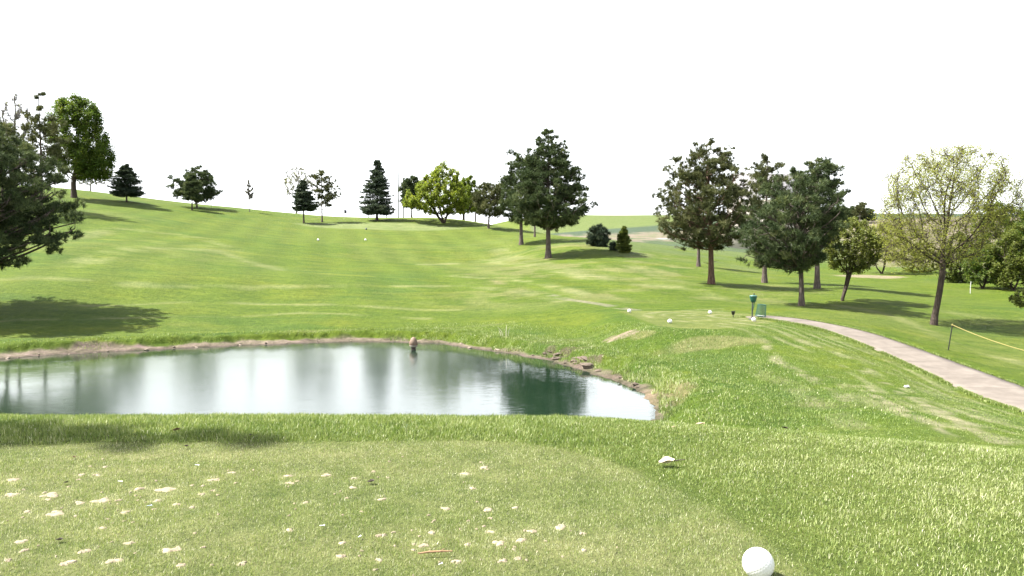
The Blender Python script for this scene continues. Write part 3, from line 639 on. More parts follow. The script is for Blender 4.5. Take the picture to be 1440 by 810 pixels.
def spruce(name, label, base, d, rows, seed, mat=SPRUCE, bark=BARK_D, group=None, den=1., cat='tree', r0=None):
    g = np.random.default_rng(seed); E = Env(base, d, rows); root = empty(name, E.loc, label, cat, group)
    T, t = trunk_line(E.H * .985, (E.c[-1], 0), g, .005); rad = flare(r0 or E.H * .022, t); T[0, 2] = -.25
    parts = [(T[:-1], T[1:], rad[:-1], rad[1:])]
    nb = int(170 * den); hh = E.hb + (E.H - E.hb) * g.random(nb) ** 1.25; a = g.uniform(0, 2 * np.pi, nb)
    q = g.uniform(.62, 1.08, nb); R_ = E.rad(hh) * q
    B = np.c_[E.cen(hh) + R_ * np.cos(a), R_ * np.sin(a), hh]; A = np.c_[np.interp(hh, T[:, 2], T[:, 0]), np.interp(hh, T[:, 2], T[:, 1]), np.minimum(hh + .12 * R_, E.H)]
    mid = (A + B) / 2; mid[:, 2] -= .10 * R_; B[:, 2] += .06 * R_
    cv = curve_edges(A, mid, B, 6); rb = np.full((nb, 1), .025) * np.linspace(1, .3, 7)
    parts.append((cv[:, :-1].reshape(-1, 3), cv[:, 1:].reshape(-1, 3), rb[:, :-1].ravel(), rb[:, 1:].ravel()))
    trunk_mesh(root, parts, bark, 5)
    px = E.px; nl = max(.22, 2.4 * px); nw = max(.05, .55 * px)
    per = 190; ii = np.repeat(np.arange(nb), per); tt = g.random(len(ii)) ** .7; seg = np.minimum((tt * 6).astype(int), 5); f = tt * 6 - seg
    p0 = cv[ii, seg] * (1 - f[:, None]) + cv[ii, seg + 1] * f[:, None]
    dirv = (cv[:, 6] - cv[:, 0])[ii]; dirv /= np.maximum(np.linalg.norm(dirv, axis=1, keepdims=True), 1e-6)
    side = np.c_[-dirv[:, 1], dirv[:, 0], 0 * tt]; sg = g.normal(0, 1, len(ii)) * (1 - .75 * tt) * .22 * R_[ii] 
    p0 = p0 + side * sg[:, None] + np.c_[0 * tt, 0 * tt, -np.abs(g.normal(0, .05, len(ii))) * R_[ii] - .03]
    D = dirv * .7 + side * np.sign(sg)[:, None] * .6 + g.normal(0, .4, (len(ii), 3)) + [0, 0, -.15]
    Vn, Fn = blade_tris(p0, D, nl * g.uniform(.5, 1.1, len(ii)), nw * g.uniform(.7, 1.3, len(ii)), g)
    vv = (.42 + g.normal(0, .15, nb)[ii] + .25 * (tt - .5) + g.normal(0, .14, len(ii))).clip(0, 1)
    mesh('crown', Vn, [Fn], mat, root, attrs={'v': np.repeat(vv, 3)})
    return root
def colonize(att, start, step, kill, g, iters=140, up=.0):
    nodes = [np.array(s_, float) for s_ in start]; par = list(range(-1, len(start) - 1)); X = np.array(nodes)
    D = np.linalg.norm(att[:, None] - X[None], axis=2); near = D.argmin(1); nd = D.min(1); alive = np.ones(len(att), bool)
    for _ in range(iters):
        alive &= nd > kill
        if not alive.any(): break
        ids = np.unique(near[alive]); new = []; newp = []
        X = np.array(nodes)
        dv = att[alive] - X[near[alive]]; dv /= np.linalg.norm(dv, axis=1, keepdims=True)
        acc = np.zeros((len(X), 3)); np.add.at(acc, near[alive], dv)
        for n_ in ids:
            v_ = acc[n_] + g.normal(0, .12, 3) + [0, 0, up]; l_ = np.linalg.norm(v_)
            if l_ < 1e-3: continue
            new.append(X[n_] + v_ / l_ * step); newp.append(n_)
        if not new: break
        o = len(nodes); nodes += new; par += newp
        D = np.linalg.norm(att[:, None] - np.array(new)[None], axis=2); b_ = D.argmin(1); bd = D.min(1); u = bd < nd
        near[u] = o + b_[u]; nd[u] = bd[u]
        if len(nodes) > 9000: break
    return np.array(nodes), np.array(par)
def broadleaf(name, label, base, d, rows, seed, mat=MAPLE, bark=BARK_D, leaves=14000, lsize=.16, r0=None, att=700, fork=.22, kill=None, lean=0, group=None, cat='tree', tip=.012, up=.1, spread=.25, twig_name='crown', stems=1, p=.42, clump=0, vb=.45, flat=.5, twigs=2600, twr=.8):
    g = np.random.default_rng(seed); E = Env(base, d, rows); root = empty(name, E.loc, label, cat, group); fs = E.d / d; lsize = lsize * fs; tip = max(tip * fs, .2 * E.px); r0 = r0 * fs if r0 else None
    K, q = E.sample(att, g, p)
    step = E.H / 42; kill = kill or step * 2.0
    hf = fork * E.H; nodesL = []; parL = []
    for s_ in range(stems):
        k = K if stems == 1 else K[(np.arctan2(K[:, 1], K[:, 0] - E.c.mean()) / (2 * np.pi) * stems + s_).astype(int) % stems == 0]
        if len(k) < 3: continue
        dirx = (k.mean(0)[:2] * .35 if stems > 1 else np.zeros(2)); nst = max(3, int(hf / step)); tt = np.linspace(0, 1, nst)
        start = np.c_[lean * tt + dirx[0] * tt, dirx[1] * tt, tt * hf]; start[1:, :2] += g.normal(0, .03 * step, (nst - 1, 2)).cumsum(0)
        start[0, 2] = -.25
        nd, pr = colonize(k, start, step, kill, g, up=up); nodesL.append(nd); parL.append(pr)
    parts = []; tips = []; trad = []
    for nd, pr in zip(nodesL, parL):
        n = len(nd); acc = np.zeros(n); kids = np.zeros(n, int)
        for i_ in range(n - 1, 0, -1):
            if kids[i_] == 0: acc[i_] = 1
            acc[pr[i_]] += acc[i_]; kids[pr[i_]] += 1
        acc[0] = max(acc[0], 1); rad = (acc / acc[0]) ** .46 * (r0 or E.H * .02) / (stems ** .5); rad = np.maximum(rad, tip)
        hz = np.clip(nd[:, 2] / E.H, 0, 1); rad = rad * (1 + .5 * np.exp(-hz * 26))
        # gentle smoothing takes the stepwise kinks out of the limbs
        e = np.arange(1, n); parts.append((nd[pr[e]], nd[e], np.minimum(rad[pr[e]], rad[e] * 1.35), rad[e]))
        thin = np.where(acc <= max(3, .004 * acc[0]))[0]; thin = thin[thin > 0]; tips.append(nd[thin]); 
    tips = np.concatenate(tips)
    # twigs fan out from the thin ends
    ntw = np.maximum(1, int(twigs / max(len(tips), 1))); ii = np.repeat(np.arange(len(tips)), ntw); dv = g.normal(size=(len(ii), 3)); dv[:, 2] += .35; dv /= np.linalg.norm(dv, axis=1, keepdims=True)
    tl = step * g.uniform(.6, 2.2, len(ii)); TB = tips[ii] + dv * tl[:, None]
    trunk_mesh(root, parts, bark, 6)
    V = []; Fs4 = []; n = 0; vv = []
    v_, f_, _ = tubes(tips[ii], TB, np.full(len(ii), tip * twr), np.full(len(ii), tip * twr * .5), 3)
    tw = mesh('twigs', v_, [f_], bark, root)
    if leaves:
        kk = g.integers(0, len(TB), leaves); f = g.random(leaves)[:, None] ** .6
        pt = tips[ii][kk] * (1 - f) + TB[kk] * f + g.normal(0, spread * step * 2, (leaves, 3))
        v_, f_ = leaf_quads(pt, lsize * g.uniform(.6, 1.25, leaves), g, flat)
        cn = g.normal(0, .17, len(tips))[ii][kk]; vv = (vb + cn + g.normal(0, .14, leaves)).clip(0, 1)
        mesh('crown', v_, [f_], mat, root, attrs={'v': np.repeat(vv, 4)})
    return root

# --- pines and others, left to right
conifer('pine_tree', 'near pine leaning in from the left edge, long limb low over the grass', (-75, 440), 40,
        [(120, -95, -60), (160, -135, -20), (205, -185, 28), (235, -205, 66), (270, -215, 88), (305, -215, 96), (325, -190, 94), (344, -150, 62)], 3, mat=PINE, clumps=760, csize=.72, r0=.24, den=1.5, asc=.3, reach=.97)
broadleaf('bare_tree', 'bare grey tree behind the near pine at the left edge', (21, 262), 84, [(128, 18, 28), (150, 6, 42), (180, 0, 45), (205, 2, 42), (218, 10, 34)], 5, bark=BARK_G, leaves=500, lsize=.12, mat=YOUNG, att=260, fork=.5, tip=.022, r0=.16, group='leafless trees on the hill')
broadleaf('bare_tree', 'bare grey tree cut off by the left photo edge', (-22, 270), 80, [(150, -25, -8), (180, -45, 4), (215, -52, 10), (240, -40, 4)], 6, bark=BARK_G, leaves=300, lsize=.12, mat=YOUNG, att=200, fork=.4, tip=.022, r0=.16, group='leafless trees on the hill')
conifer('pine_tree', 'scraggly olive pine with a lone tuft on its thin top', (58, 270), 82, [(128, 57, 63), (140, 52, 67), (152, 52, 64), (160, 40, 78), (180, 34, 88), (205, 24, 96), (230, 26, 98), (250, 36, 92)], 7, mat=PINE_OLIVE, clumps=150, csize=.8, r0=.19, den=.85, p=.5)
conifer('pine_tree', 'brownish pine half hidden behind the scraggly one at left', (4, 268), 78, [(172, -6, 12), (185, -18, 26), (205, -24, 34), (225, -20, 30)], 8, mat=PINE_OLIVE, clumps=80, csize=.9, den=.8)
broadleaf('maple_tree', 'large round dark green maple on the left hill crest', (104, 265), 97, [(134, 104, 118), (142, 88, 132), (160, 76, 142), (185, 72, 148), (210, 72, 158), (230, 78, 162), (245, 86, 160), (252, 96, 148)], 9, mat=DARKLEAF, leaves=60000, lsize=.21, r0=.30, att=900, fork=.16, spread=.35, vb=.5)
broadleaf('bare_tree', 'small leafless tree under the crown of the big dark maple', (127, 270), 112, [(246, 120, 136), (254, 110, 148), (261, 112, 150)], 10, bark=BARK_G, leaves=150, lsize=.12, mat=YOUNG, att=160, fork=.3, tip=.02, r0=.11, group='leafless trees on the hill')
spruce('spruce_tree', 'broad low spruce on the crest right of the dark maple', (178, 278), 100, [(231, 175, 180), (240, 166, 188), (250, 158, 196), (262, 153, 201), (271, 156, 203), (275, 165, 192)], 11)
conifer('pine_tree', 'spreading dark pine on the left crest behind a small spruce', (277, 293), 105, [(235, 270, 282), (243, 262, 294), (252, 246, 300), (262, 242, 308), (271, 240, 310), (279, 250, 300)], 12, clumps=190, csize=.75, den=1.1, asc=.4)
spruce('spruce_tree', 'small green spruce in front of the spreading dark pine', (270, 292.5), 101, [(245, 268, 273), (256, 261, 282), (268, 257, 287), (280, 258, 286)], 13, mat=PINE, den=.7)
broadleaf('sapling', 'faint thin sapling just right of the spreading dark pine', (297, 289), 108, [(272, 295, 299), (277, 293, 303), (282, 294, 302)], 14, bark=BARK_G, leaves=40, lsize=.12, mat=YOUNG, att=40, fork=.4, tip=.012, r0=.03)
broadleaf('sapling', 'lone slender sapling standing on the open crest', (351, 297), 106, [(253, 349, 353), (262, 345, 357), (272, 344, 359), (280, 347, 356)], 15, bark=BARK_G, leaves=160, lsize=.13, mat=YOUNG, att=90, fork=.35, tip=.014, r0=.05)
broadleaf('bare_tree', 'pale leafless tree behind the small dark spruce', (417, 300), 122, [(234, 412, 424), (242, 402, 436), (255, 397, 440), (268, 398, 438), (276, 402, 430)], 16, bark=BARK_G, leaves=1500, lsize=.14, mat=YOUNG, att=330, fork=.3, tip=.022, r0=.13, group='leafless trees on the hill')
spruce('spruce_tree', 'small dark cone spruce beside a tall thin pine', (427, 306.5), 101, [(254, 425, 429), (264, 418, 436), (278, 412, 444), (290, 409, 448), (295, 413, 442)], 17)
conifer('pine_tree', 'thin grey pine with a bare trunk and one sided crown', (453, 309), 103, [(238, 447, 455), (246, 440, 462), (258, 434, 472), (272, 440, 478), (284, 448, 474), (290, 452, 464)], 18, mat=PINE_OLIVE, clumps=100, csize=.7, den=.6, r0=.12)
spruce('spruce_tree', 'tall dark conical spruce right of the flag', (530, 312), 105, [(224.5, 529, 533), (240, 521, 541), (262, 511, 550), (280, 506, 555), (292, 504, 557), (301, 512, 552)], 19, den=1.3)
for k, (bx, lx, rx, ty) in enumerate([(518, 506, 528, 284), (543, 534, 558, 286)]):
    broadleaf('bare_bush', ['low leafless bush left of the tall spruce trunk', 'low leafless bush right of the tall spruce trunk'][k], (bx, 306), 124, [(ty, bx - 4, bx + 4), (ty + 8, lx, rx), (300, lx + 2, rx - 2)], 20 + k, bark=BARK_G, leaves=250, lsize=.12, mat=BUSH, att=150, fork=.12, tip=.02, r0=.08, cat='bush', group='leafless bushes behind the spruce')
conifer('pine_tree', 'small dark pine between the two poles and the maple', (579, 306.5), 112, [(249, 574, 584), (258, 567, 592), (272, 562, 594), (285, 563, 590), (291, 570, 586)], 23, clumps=140, csize=.75, den=1.2)
broadleaf('maple_tree', 'bright green maple with several trunks on the hill', (624, 313), 104, [(228, 620, 632), (240, 606, 644), (255, 592, 652), (270, 572, 660), (284, 562, 664), (295, 578, 660), (303, 600, 650)], 24, mat=MAPLE, leaves=36000, lsize=.20, r0=.30, att=800, fork=.10, stems=4, spread=.3, vb=.6)
broadleaf('maple_tree', 'darker green maple half hidden behind the bright maple', (652, 310), 113, [(247, 655, 665), (256, 640, 672), (272, 632, 678), (290, 634, 674), (300, 640, 668)], 25, mat=MAPLE, leaves=20000, lsize=.20, r0=.2, att=400, fork=.15, spread=.3, vb=.35)
conifer('pine_tree', 'far dark pine between the maples and the flat topped pine', (668, 309), 125, [(272, 664, 676), (284, 656, 684), (297, 660, 682)], 26, clumps=40, csize=1.0, r0=.2)
conifer('pine_tree', 'flat topped olive pine on bare earth right of the maples', (687, 322.5), 100, [(258, 680, 706), (265, 671, 714), (278, 667, 718), (292, 668, 718), (300, 676, 708)], 27, mat=PINE_OLIVE, clumps=150, csize=.75, den=1., r0=.15, asc=.4)
conifer('pine_tree', 'pine close behind the big dark pine, on its left', (733, 340), 86, [(216, 716, 746), (228, 718, 760), (250, 704, 770), (275, 702, 770), (300, 708, 760), (314, 716, 752)], 28, mat=PINE, clumps=220, csize=.75, r0=.23)
conifer('pine_tree', 'far pine seen only by its stem between two pine trunks', (752, 332), 98, [(258, 745, 760), (275, 740, 768), (300, 744, 764)], 29, clumps=35, r0=.13)
conifer('pine_tree', 'big dense dark pine in the middle casting a long shadow', (771, 349), 78, [(182, 768, 774), (190, 760, 780), (203, 749, 792), (225, 740, 804), (250, 734, 816), (268, 722, 818), (285, 720, 832), (300, 722, 832), (313, 738, 812), (319, 750, 790)], 30, clumps=560, csize=.78, r0=.29, den=1.2, low=.17)
conifer('evergreen_shrub', 'dark round evergreen shrub right of the big pine', (841, 349), 92, [(317, 838, 843), (324, 831, 850), (333, 828, 855), (342, 827, 855), (348, 830, 850)], 31, mat=SPRUCE, clumps=110, csize=.55, den=1.5, cat='shrub', r0=.08, bare=0)
conifer('evergreen_shrub', 'tiny dark shrub between the round shrub and thin conifer', (862, 353), 90, [(342, 861, 863), (347, 859, 865), (352, 859, 865)], 32, mat=SPRUCE, clumps=16, csize=.35, den=1.2, cat='shrub', r0=.04, bare=0)
spruce('young_conifer', 'loose light green young conifer beside the tiny shrub', (877, 355), 89, [(318, 876, 880), (328, 870, 884), (340, 866, 888), (350, 864, 890), (354, 868, 887)], 33, mat=BUSH, den=.6)
conifer('pine_tree', 'broad olive pine left of the right hand pine group', (1000, 401), 58, [(199, 982, 998), (208, 968, 1022), (222, 960, 1030), (240, 945, 1046), (262, 930, 1050), (285, 932, 1058), (308, 926, 1060), (325, 928, 1056), (338, 948, 1036), (348, 975, 1018)], 34, mat=PINE_OLIVE, bark=BARK_R, clumps=370, csize=.74, r0=.25, den=1.05, asc=.3, low=.24)
conifer('pine_tree', 'pine showing only its short trunk behind the broad olive pine', (982, 367), 76, [(270, 978, 990), (300, 965, 1000), (330, 968, 998)], 35, clumps=40, r0=.2)
conifer('pine_tree', 'thin crowned pine standing behind between the two large pines', (1075, 388), 64, [(219, 1070, 1084), (230, 1060, 1096), (250, 1052, 1102), (275, 1046, 1104), (300, 1048, 1104), (330, 1056, 1098)], 36, mat=PINE_OLIVE, clumps=170, csize=.66, r0=.22, den=.9)
conifer('pine_tree', 'tall pine behind the rounded front pine, on its right', (1149, 405), 58, [(221, 1140, 1156), (232, 1132, 1172), (250, 1126, 1180), (270, 1122, 1182), (290, 1120, 1184), (310, 1120, 1174), (340, 1130, 1164)], 37, clumps=230, csize=.66, r0=.22, den=1.)
conifer('pine_tree', 'rounded front pine nearest the green ball washer', (1127, 439), 45, [(238, 1110, 1126), (248, 1090, 1142), (265, 1072, 1160), (290, 1056, 1178), (315, 1042, 1182), (340, 1036, 1174), (360, 1046, 1160), (375, 1070, 1140)], 38, clumps=380, csize=.58, r0=.17, den=1.1, asc=.65, low=.26)
broadleaf('young_tree', 'small forked leafy tree right of the rounded front pine', (1184, 423), 48, [(308, 1190, 1206), (318, 1172, 1226), (335, 1160, 1240), (355, 1156, 1240), (372, 1162, 1228), (384, 1172, 1214)], 39, mat=BUSH, leaves=13000, lsize=.13, r0=.12, att=500, fork=.2, stems=2, spread=.3, vb=.8)
broadleaf('elm_tree', 'tall vase shaped tree with sparse yellow green spring leaves', (1313, 458), 40, [(203, 1325, 1350), (212, 1292, 1380), (228, 1262, 1402), (250, 1244, 1420), (275, 1236, 1428), (300, 1238, 1424), (325, 1236, 1398), (350, 1242, 1385), (372, 1256, 1370)], 40, mat=YOUNG, bark=BARK_D, leaves=46000, lsize=.075, r0=.15, att=1700, fork=.29, kill=.40, tip=.011, up=.22, spread=.5, lean=.45, p=.55, vb=.55, twigs=16000, twr=.42)
# greenery along the right boundary
bushes = [('bush', 'bright green bush half outside the right photo edge', (1490, 448), 38, [(385, 1470, 1500), (400, 1440, 1530), (420, 1424, 1540), (436, 1434, 1530)], BUSH, 9000, .12, .7),
          ('bush', 'lush bright bush in front of the dark trees at the far right', (1425, 403), 62, [(318, 1415, 1440), (335, 1400, 1460), (360, 1392, 1470), (385, 1394, 1462), (402, 1396, 1460)], BUSH, 20000, .15, .6),
          ('bush', 'shadowy bush with grey twigs behind the short white stake', (1382, 404), 64, [(338, 1378, 1392), (352, 1360, 1406), (372, 1352, 1410), (394, 1356, 1410), (401, 1358, 1408)], DARKLEAF, 14000, .13, .42),
          ('dark_tree', 'dark evergreen looking tree rising behind the right bushes', (1400, 398), 74, [(286, 1388, 1412), (298, 1374, 1432), (318, 1366, 1440), (345, 1366, 1444), (385, 1372, 1440)], DARKLEAF, 18000, .18, .25),
          ('dark_tree', 'dark tree on the right photo edge behind the lush bush', (1446, 398), 72, [(292, 1436, 1458), (305, 1424, 1472), (330, 1418, 1480), (360, 1424, 1478)], DARKLEAF, 16000, .18, .3),
          ('bush', 'olive brush low behind the branches right of the vase shaped trunk', (1346, 402), 70, [(328, 1340, 1352), (342, 1326, 1366), (366, 1320, 1372), (396, 1324, 1370)], BUSH, 14000, .15, .35),
          ('bush', 'pale yellow green willow like bush behind the young tree', (1240, 392), 82, [(312, 1232, 1248), (326, 1212, 1268), (346, 1202, 1276), (368, 1206, 1272)], YOUNG, 12000, .13, .3),
          ('bush', 'pale green bush behind the trunk of the vase shaped tree', (1298, 392), 84, [(340, 1288, 1306), (352, 1270, 1322), (368, 1262, 1330), (384, 1268, 1326)], YOUNG, 10000, .13, .2)]
for k, (nm, lb, bs, d_, rows_, mt, nl_, ls_, vb_) in enumerate(bushes):
    broadleaf(nm, lb, bs, d_, rows_, 60 + k, mat=mt, leaves=nl_, lsize=ls_, r0=.12, att=350, fork=.1, stems=3, spread=.35, vb=vb_, cat='bush' if nm == 'bush' else 'tree', tip=.014)
# far row on the skyline between the pines and the vase shaped tree
for k, (bx, ty, w_) in enumerate([(1186, 293, 9), (1198, 291, 9), (1221, 294, 8)]):
    conifer('far_tree', ['leftmost dark low tree on the far skyline', 'dark low tree on the skyline left of the far spire tree', 'dark low tree on the skyline right of the far spire tree'][k], (bx, 304), 240, [(ty, bx - 2, bx + 2), (ty + 5, bx - w_, bx + w_), (304, bx - w_, bx + w_), (309, bx - w_, bx + w_)], 80 + k, clumps=60, csize=1.3, den=.9, r0=.2, asc=0, low=.02, group='far trees on the skyline', bare=0)
conifer('far_tree', 'far tree with a pointed crown rising above the skyline row', (1209, 304), 235, [(285, 1208, 1213), (292, 1202, 1217), (303, 1203, 1216)], 84, mat=PINE_OLIVE, clumps=24, csize=1.5, r0=.25, group='far trees on the skyline', bare=0)
broadleaf('grey_shrub', 'grey leafless shrub in the far field left of the olive pine', (949, 357), 110, [(345, 945, 952), (350, 938, 960), (352, 938, 960), (358, 940, 958)], 90, bark=BARK_G, leaves=700, lsize=.16, mat=BUSH, att=120, fork=.1, tip=.025, r0=.06, cat='shrub')
# pine outside the frame: its shadow crosses the near turf at left
conifer('pine_tree', 'slim pine left of the tee whose shadow falls on the near turf', (-1060, 600), 6.95, [(-1600, -1065, -1055), (-1200, -1120, -1000), (-600, -1165, -955), (-60, -1190, -930), (150, -1170, -950)], 91, clumps=170, csize=.5, r0=.14, den=.7)

# ------------------------------------------------------------------ small things
WHITE = plain('white_paint', (.78, .78, .76), .35, .05, 30, 0)
BLACK = plain('black_plastic', (.018, .018, .018), .45, .3, 20)
GREEN = plain('green_plastic', (.008, .068, .048), .35, .2, 14)
GREENW = plain('green_wire', (.02, .085, .055), .5, .2, 20)
DARKMET = plain('dark_metal', (.03, .04, .036), .5, .3, 20)
YEL = plain('yellow_rope', (.24, .20, .06), .8, .25, 40, .5)
WOODP = plain('weathered_wood', (.17, .14, .115), .9, .3, 20, .4)
# tee markers shaped like big dimpled golf balls
def ball_mesh(r, dimples=260, sub=6):
    bmx = bmesh.new(); bmesh.ops.create_icosphere(bmx, subdivisions=sub, radius=1)
    V = np.array([v.co[:] for v in bmx.verts]); n = dimples; kk = np.arange(n) + .5
    ph = np.arccos(1 - 2 * kk / n); th = np.pi * (1 + 5 ** .5) * kk; Dp = np.c_[np.cos(th) * np.sin(ph), np.sin(th) * np.sin(ph), np.cos(ph)]
    c_ = (V @ Dp.T).max(1); a_ = np.arccos(np.clip(c_, -1, 1)); w_ = .088
    dep = np.where(a_ < w_, .016 * (1 - (a_ / w_) ** 2), 0)
    for v_, k_ in zip(bmx.verts, dep): v_.co *= r * (1 - k_)
    me = bpy.data.meshes.new('tee_marker'); bmx.to_mesh(me); bmx.free(); me.polygons.foreach_set('use_smooth', np.ones(len(me.polygons), bool)); return me
BALLM = plain('marker_white', (.66, .655, .63), .28, .03, 25, 0)
BALLD = plain('marker_dark', (.05, .06, .08), .4, .2, 25, 0)
bme = ball_mesh(.073); bme.materials.append(BALLM)
g = onplane(1069, 815, 0); tm = bpy.data.objects.new('tee_marker', bme); C.objects.link(tm); tm.location = (g[0], g[1] + .03, .064); tm.rotation_euler = (.3, .2, .5)
tag(tm, 'large white golf ball tee marker on the near turf at the bottom', 'tee marker')
bme2 = ball_mesh(.10, 200, 4); bme2.materials.append(BALLM); bme3 = bme2.copy(); bme3.materials.clear(); bme3.materials.append(BALLD)
for px, py, me_, lb in [(885, 439.5, bme2, 'white ball tee marker at the left tip of the forward tee'), (942, 454.5, bme2, 'white ball tee marker near the front edge of the forward tee'),
                        (998.5, 441.5, bme2, 'white ball tee marker on the back of the forward tee, left of the black cup'), (1060, 452, bme2, 'white ball tee marker at the foot of the green ball washer'),
                        (447.5, 338.5, bme2, 'left white ball tee marker on the upper hillside'), (514, 338.5, bme2, 'right white ball tee marker on the upper hillside'), (515, 323, bme3, 'dark ball tee marker below the tall spruce')]:
    q = G(px, py); o = bpy.data.objects.new('tee_marker', me_); C.objects.link(o); o.location = (q[0], q[1], q[2] + .085); tag(o, lb, 'tee marker', 'ball tee markers on the far tees')
    if q[1] > 60: o.scale = (1.7,) * 3; o.location.z += .06
# ball washer
q = G(1057.5, 449); bw = empty('ball_washer', tuple(q), 'green golf ball washer on a dark post beside the cart path', 'ball washer', rz=.3)
mb = MB(); mb.tube([(0, 0, -.1), (.01, 0, .45), (.02, 0, .86)], .032, 10); mb.build('post', DARKMET, bw, True)
mb = MB(); mb.lathe([(.0, 0), (.17, 0), (.18, .02), (.12, .045), (.05, .06)], 24); mb.build('base_plate', DARKMET, bw)
mb = MB(); mb.tube([(.03, .02, .34), (.09, .02, .58), (.15, .02, .86)], .02, 8); mb.build('brace', GREENW, bw, True)
Mh = np.eye(4); Mh[:3, 3] = (.06, 0, .80); mb = MB(); mb.lathe([(.03, -.02), (.09, 0), (.125, .06), (.15, .16), (.17, .26), (.175, .28)], 28, Mh); mb.build('washer_body', GREEN, bw, True)
mb = MB(); Mh[:3, 3] = (.06, 0, 1.08); mb.lathe([(.178, 0), (.18, .02), (.15, .045), (.05, .06)], 28, Mh); mb.build('lid', plain('pale_green_lid', (.06, .14, .12), .3, .1), bw, True)
mb = MB(); mb.lathe([(.022, 0), (.024, .06), (.03, .08), (.012, .10)], 12, np.array([[1, 0, 0, .10], [0, 1, 0, 0], [0, 0, 1, 1.135], [0, 0, 0, 1]])); mb.build('plunger_knob', BLACK, bw, True)
# wire litter basket
q = G(1067, 447); lbk = empty('litter_basket', (q[0] + .12, q[1] + .1, q[2] + .08), 'green wire litter basket standing behind the ball washer', 'litter bin')
mb = MB(); n = 26; aa = np.linspace(0, 2 * np.pi, n, endpoint=False)
def lr(z): return .245 - .05 * z / .56
for a_ in aa: mb.tube([(lr(0) * math.cos(a_), lr(0) * math.sin(a_), 0), (lr(.56) * math.cos(a_), lr(.56) * math.sin(a_), .56)], .006, 5)
for z_ in np.linspace(.03, .54, 12):
    pts = [(lr(z_) * math.cos(a_), lr(z_) * math.sin(a_), z_) for a_ in np.linspace(0, 2 * np.pi, 25)]; mb.tube(pts, .0055, 5)
mb.build('wire_mesh', GREENW, lbk)
for z_, nm in ((0, 'base_ring'), (.56, 'rim')):
    mb = MB(); mb.tube([(lr(z_) * math.cos(a_), lr(z_) * math.sin(a_), z_) for a_ in np.linspace(0, 2 * np.pi, 29)], .014, 6); mb.build(nm, GREENW, lbk, True)
mb = MB(); mb.lathe([(.23, .005), (.235, .02), (.2, .03)], 24); mb.build('floor_pan', plain('pale_liner', (.5, .5, .47), .7, .1), lbk)
lbk.rotation_euler = (.05, .10, 0)
# black cup on a stake
q = G(1031, 446.5); dc = empty('divot_cup', tuple(q), 'small black tapered cup on a stake at the back of the forward tee', 'divot mix cup')
mb = MB(); mb.tube([(0, 0, -.1), (0, 0, .16)], .02, 8); mb.build('stake', BLACK, dc)
mb = MB(); mb.lathe([(.05, .13), (.06, .14), (.10, .30), (.105, .31), (.09, .31), (.05, .18)], 20); mb.build('cup', BLACK, dc, True)
# rope barrier at right
q = G(1333.5, 492.5); t_ = P(1339.5, 455.5, q[1] - .1); st = empty('rope_stake', tuple(q), 'tilted black stake with a yellow cap beside the cart path', 'rope stake')
dv = t_ - q; mb = MB(); mb.tube([-dv * .15, dv * .5, dv * .95], [.022, .022, .02], 8); mb.build('stake', BLACK, st, True)
mb = MB(); mb.tube([dv * .94, dv * .985, dv], [.03, .03, .018], 8); mb.build('cap', YEL, st, True)
e_ = P(1500, 505, q[1] - 4.2); pts = []
for s_ in np.linspace(0, 1, 24):
    p_ = t_ * (1 - s_) + e_ * s_; p_[2] -= .28 * 4 * s_ * (1 - s_) * .5; pts.append(p_ - dv * .035)
mb = MB(); mb.tube(pts, .014, 8); ro = mb.build('barrier_rope', YEL, None, True); tag(ro, 'yellow rope running from the tilted stake out of the photo at right', 'rope')
ge = np.array([e_[0], e_[1], float(H(e_[0], e_[1])[0])]); dv2 = e_ - ge
st2 = empty('rope_stake', tuple(ge), 'black stake outside the right edge holding the far rope end', 'rope stake'); mb = MB(); mb.tube([-dv2 * .15, dv2 * .5, dv2], .022, 8); mb.build('stake', BLACK, st2, True)
# flag
q = G(484, 309.5); fl = empty('flagstick', tuple(q), 'golf flagstick with a small dark flag on the hilltop green', 'flag')
hp = float(P(484, 294.5, q[1])[2] - q[2]); mb = MB(); mb.tube([(0, 0, -.1), (0, 0, hp)], .03, 8); mb.build('pole', plain('pale_pole', (.6, .6, .55), .5, .1), fl)
mb = MB(); nx = 7; Vv = []
for s_ in (-.012, .012):
    for i_ in range(nx):
        for z_ in (hp - .75, hp - .02): Vv.append((.02 + .5 * i_ / (nx - 1), s_ + .05 * math.sin(i_ * 1.2) + .05 * i_ / nx, z_ - .015 * i_))
Fq_ = []
for i_ in range(nx - 1):
    a_ = i_ * 2; Fq_ += [[a_, a_ + 2, a_ + 3, a_ + 1], [a_ + 2 * nx, a_ + 1 + 2 * nx, a_ + 3 + 2 * nx, a_ + 2 + 2 * nx], [a_ + 1, a_ + 3, a_ + 3 + 2 * nx, a_ + 1 + 2 * nx], [a_, a_ + 2 * nx, a_ + 2 + 2 * nx, a_ + 2]]
Fq_ += [[0, 1, 1 + 2 * nx, 2 * nx], [2 * nx - 2, 4 * nx - 2, 4 * nx - 1, 2 * nx - 1]]
mb.add(Vv, Fq_); mb.build('flag', plain('dark_flag', (.03, .03, .05), .8, .2), fl)
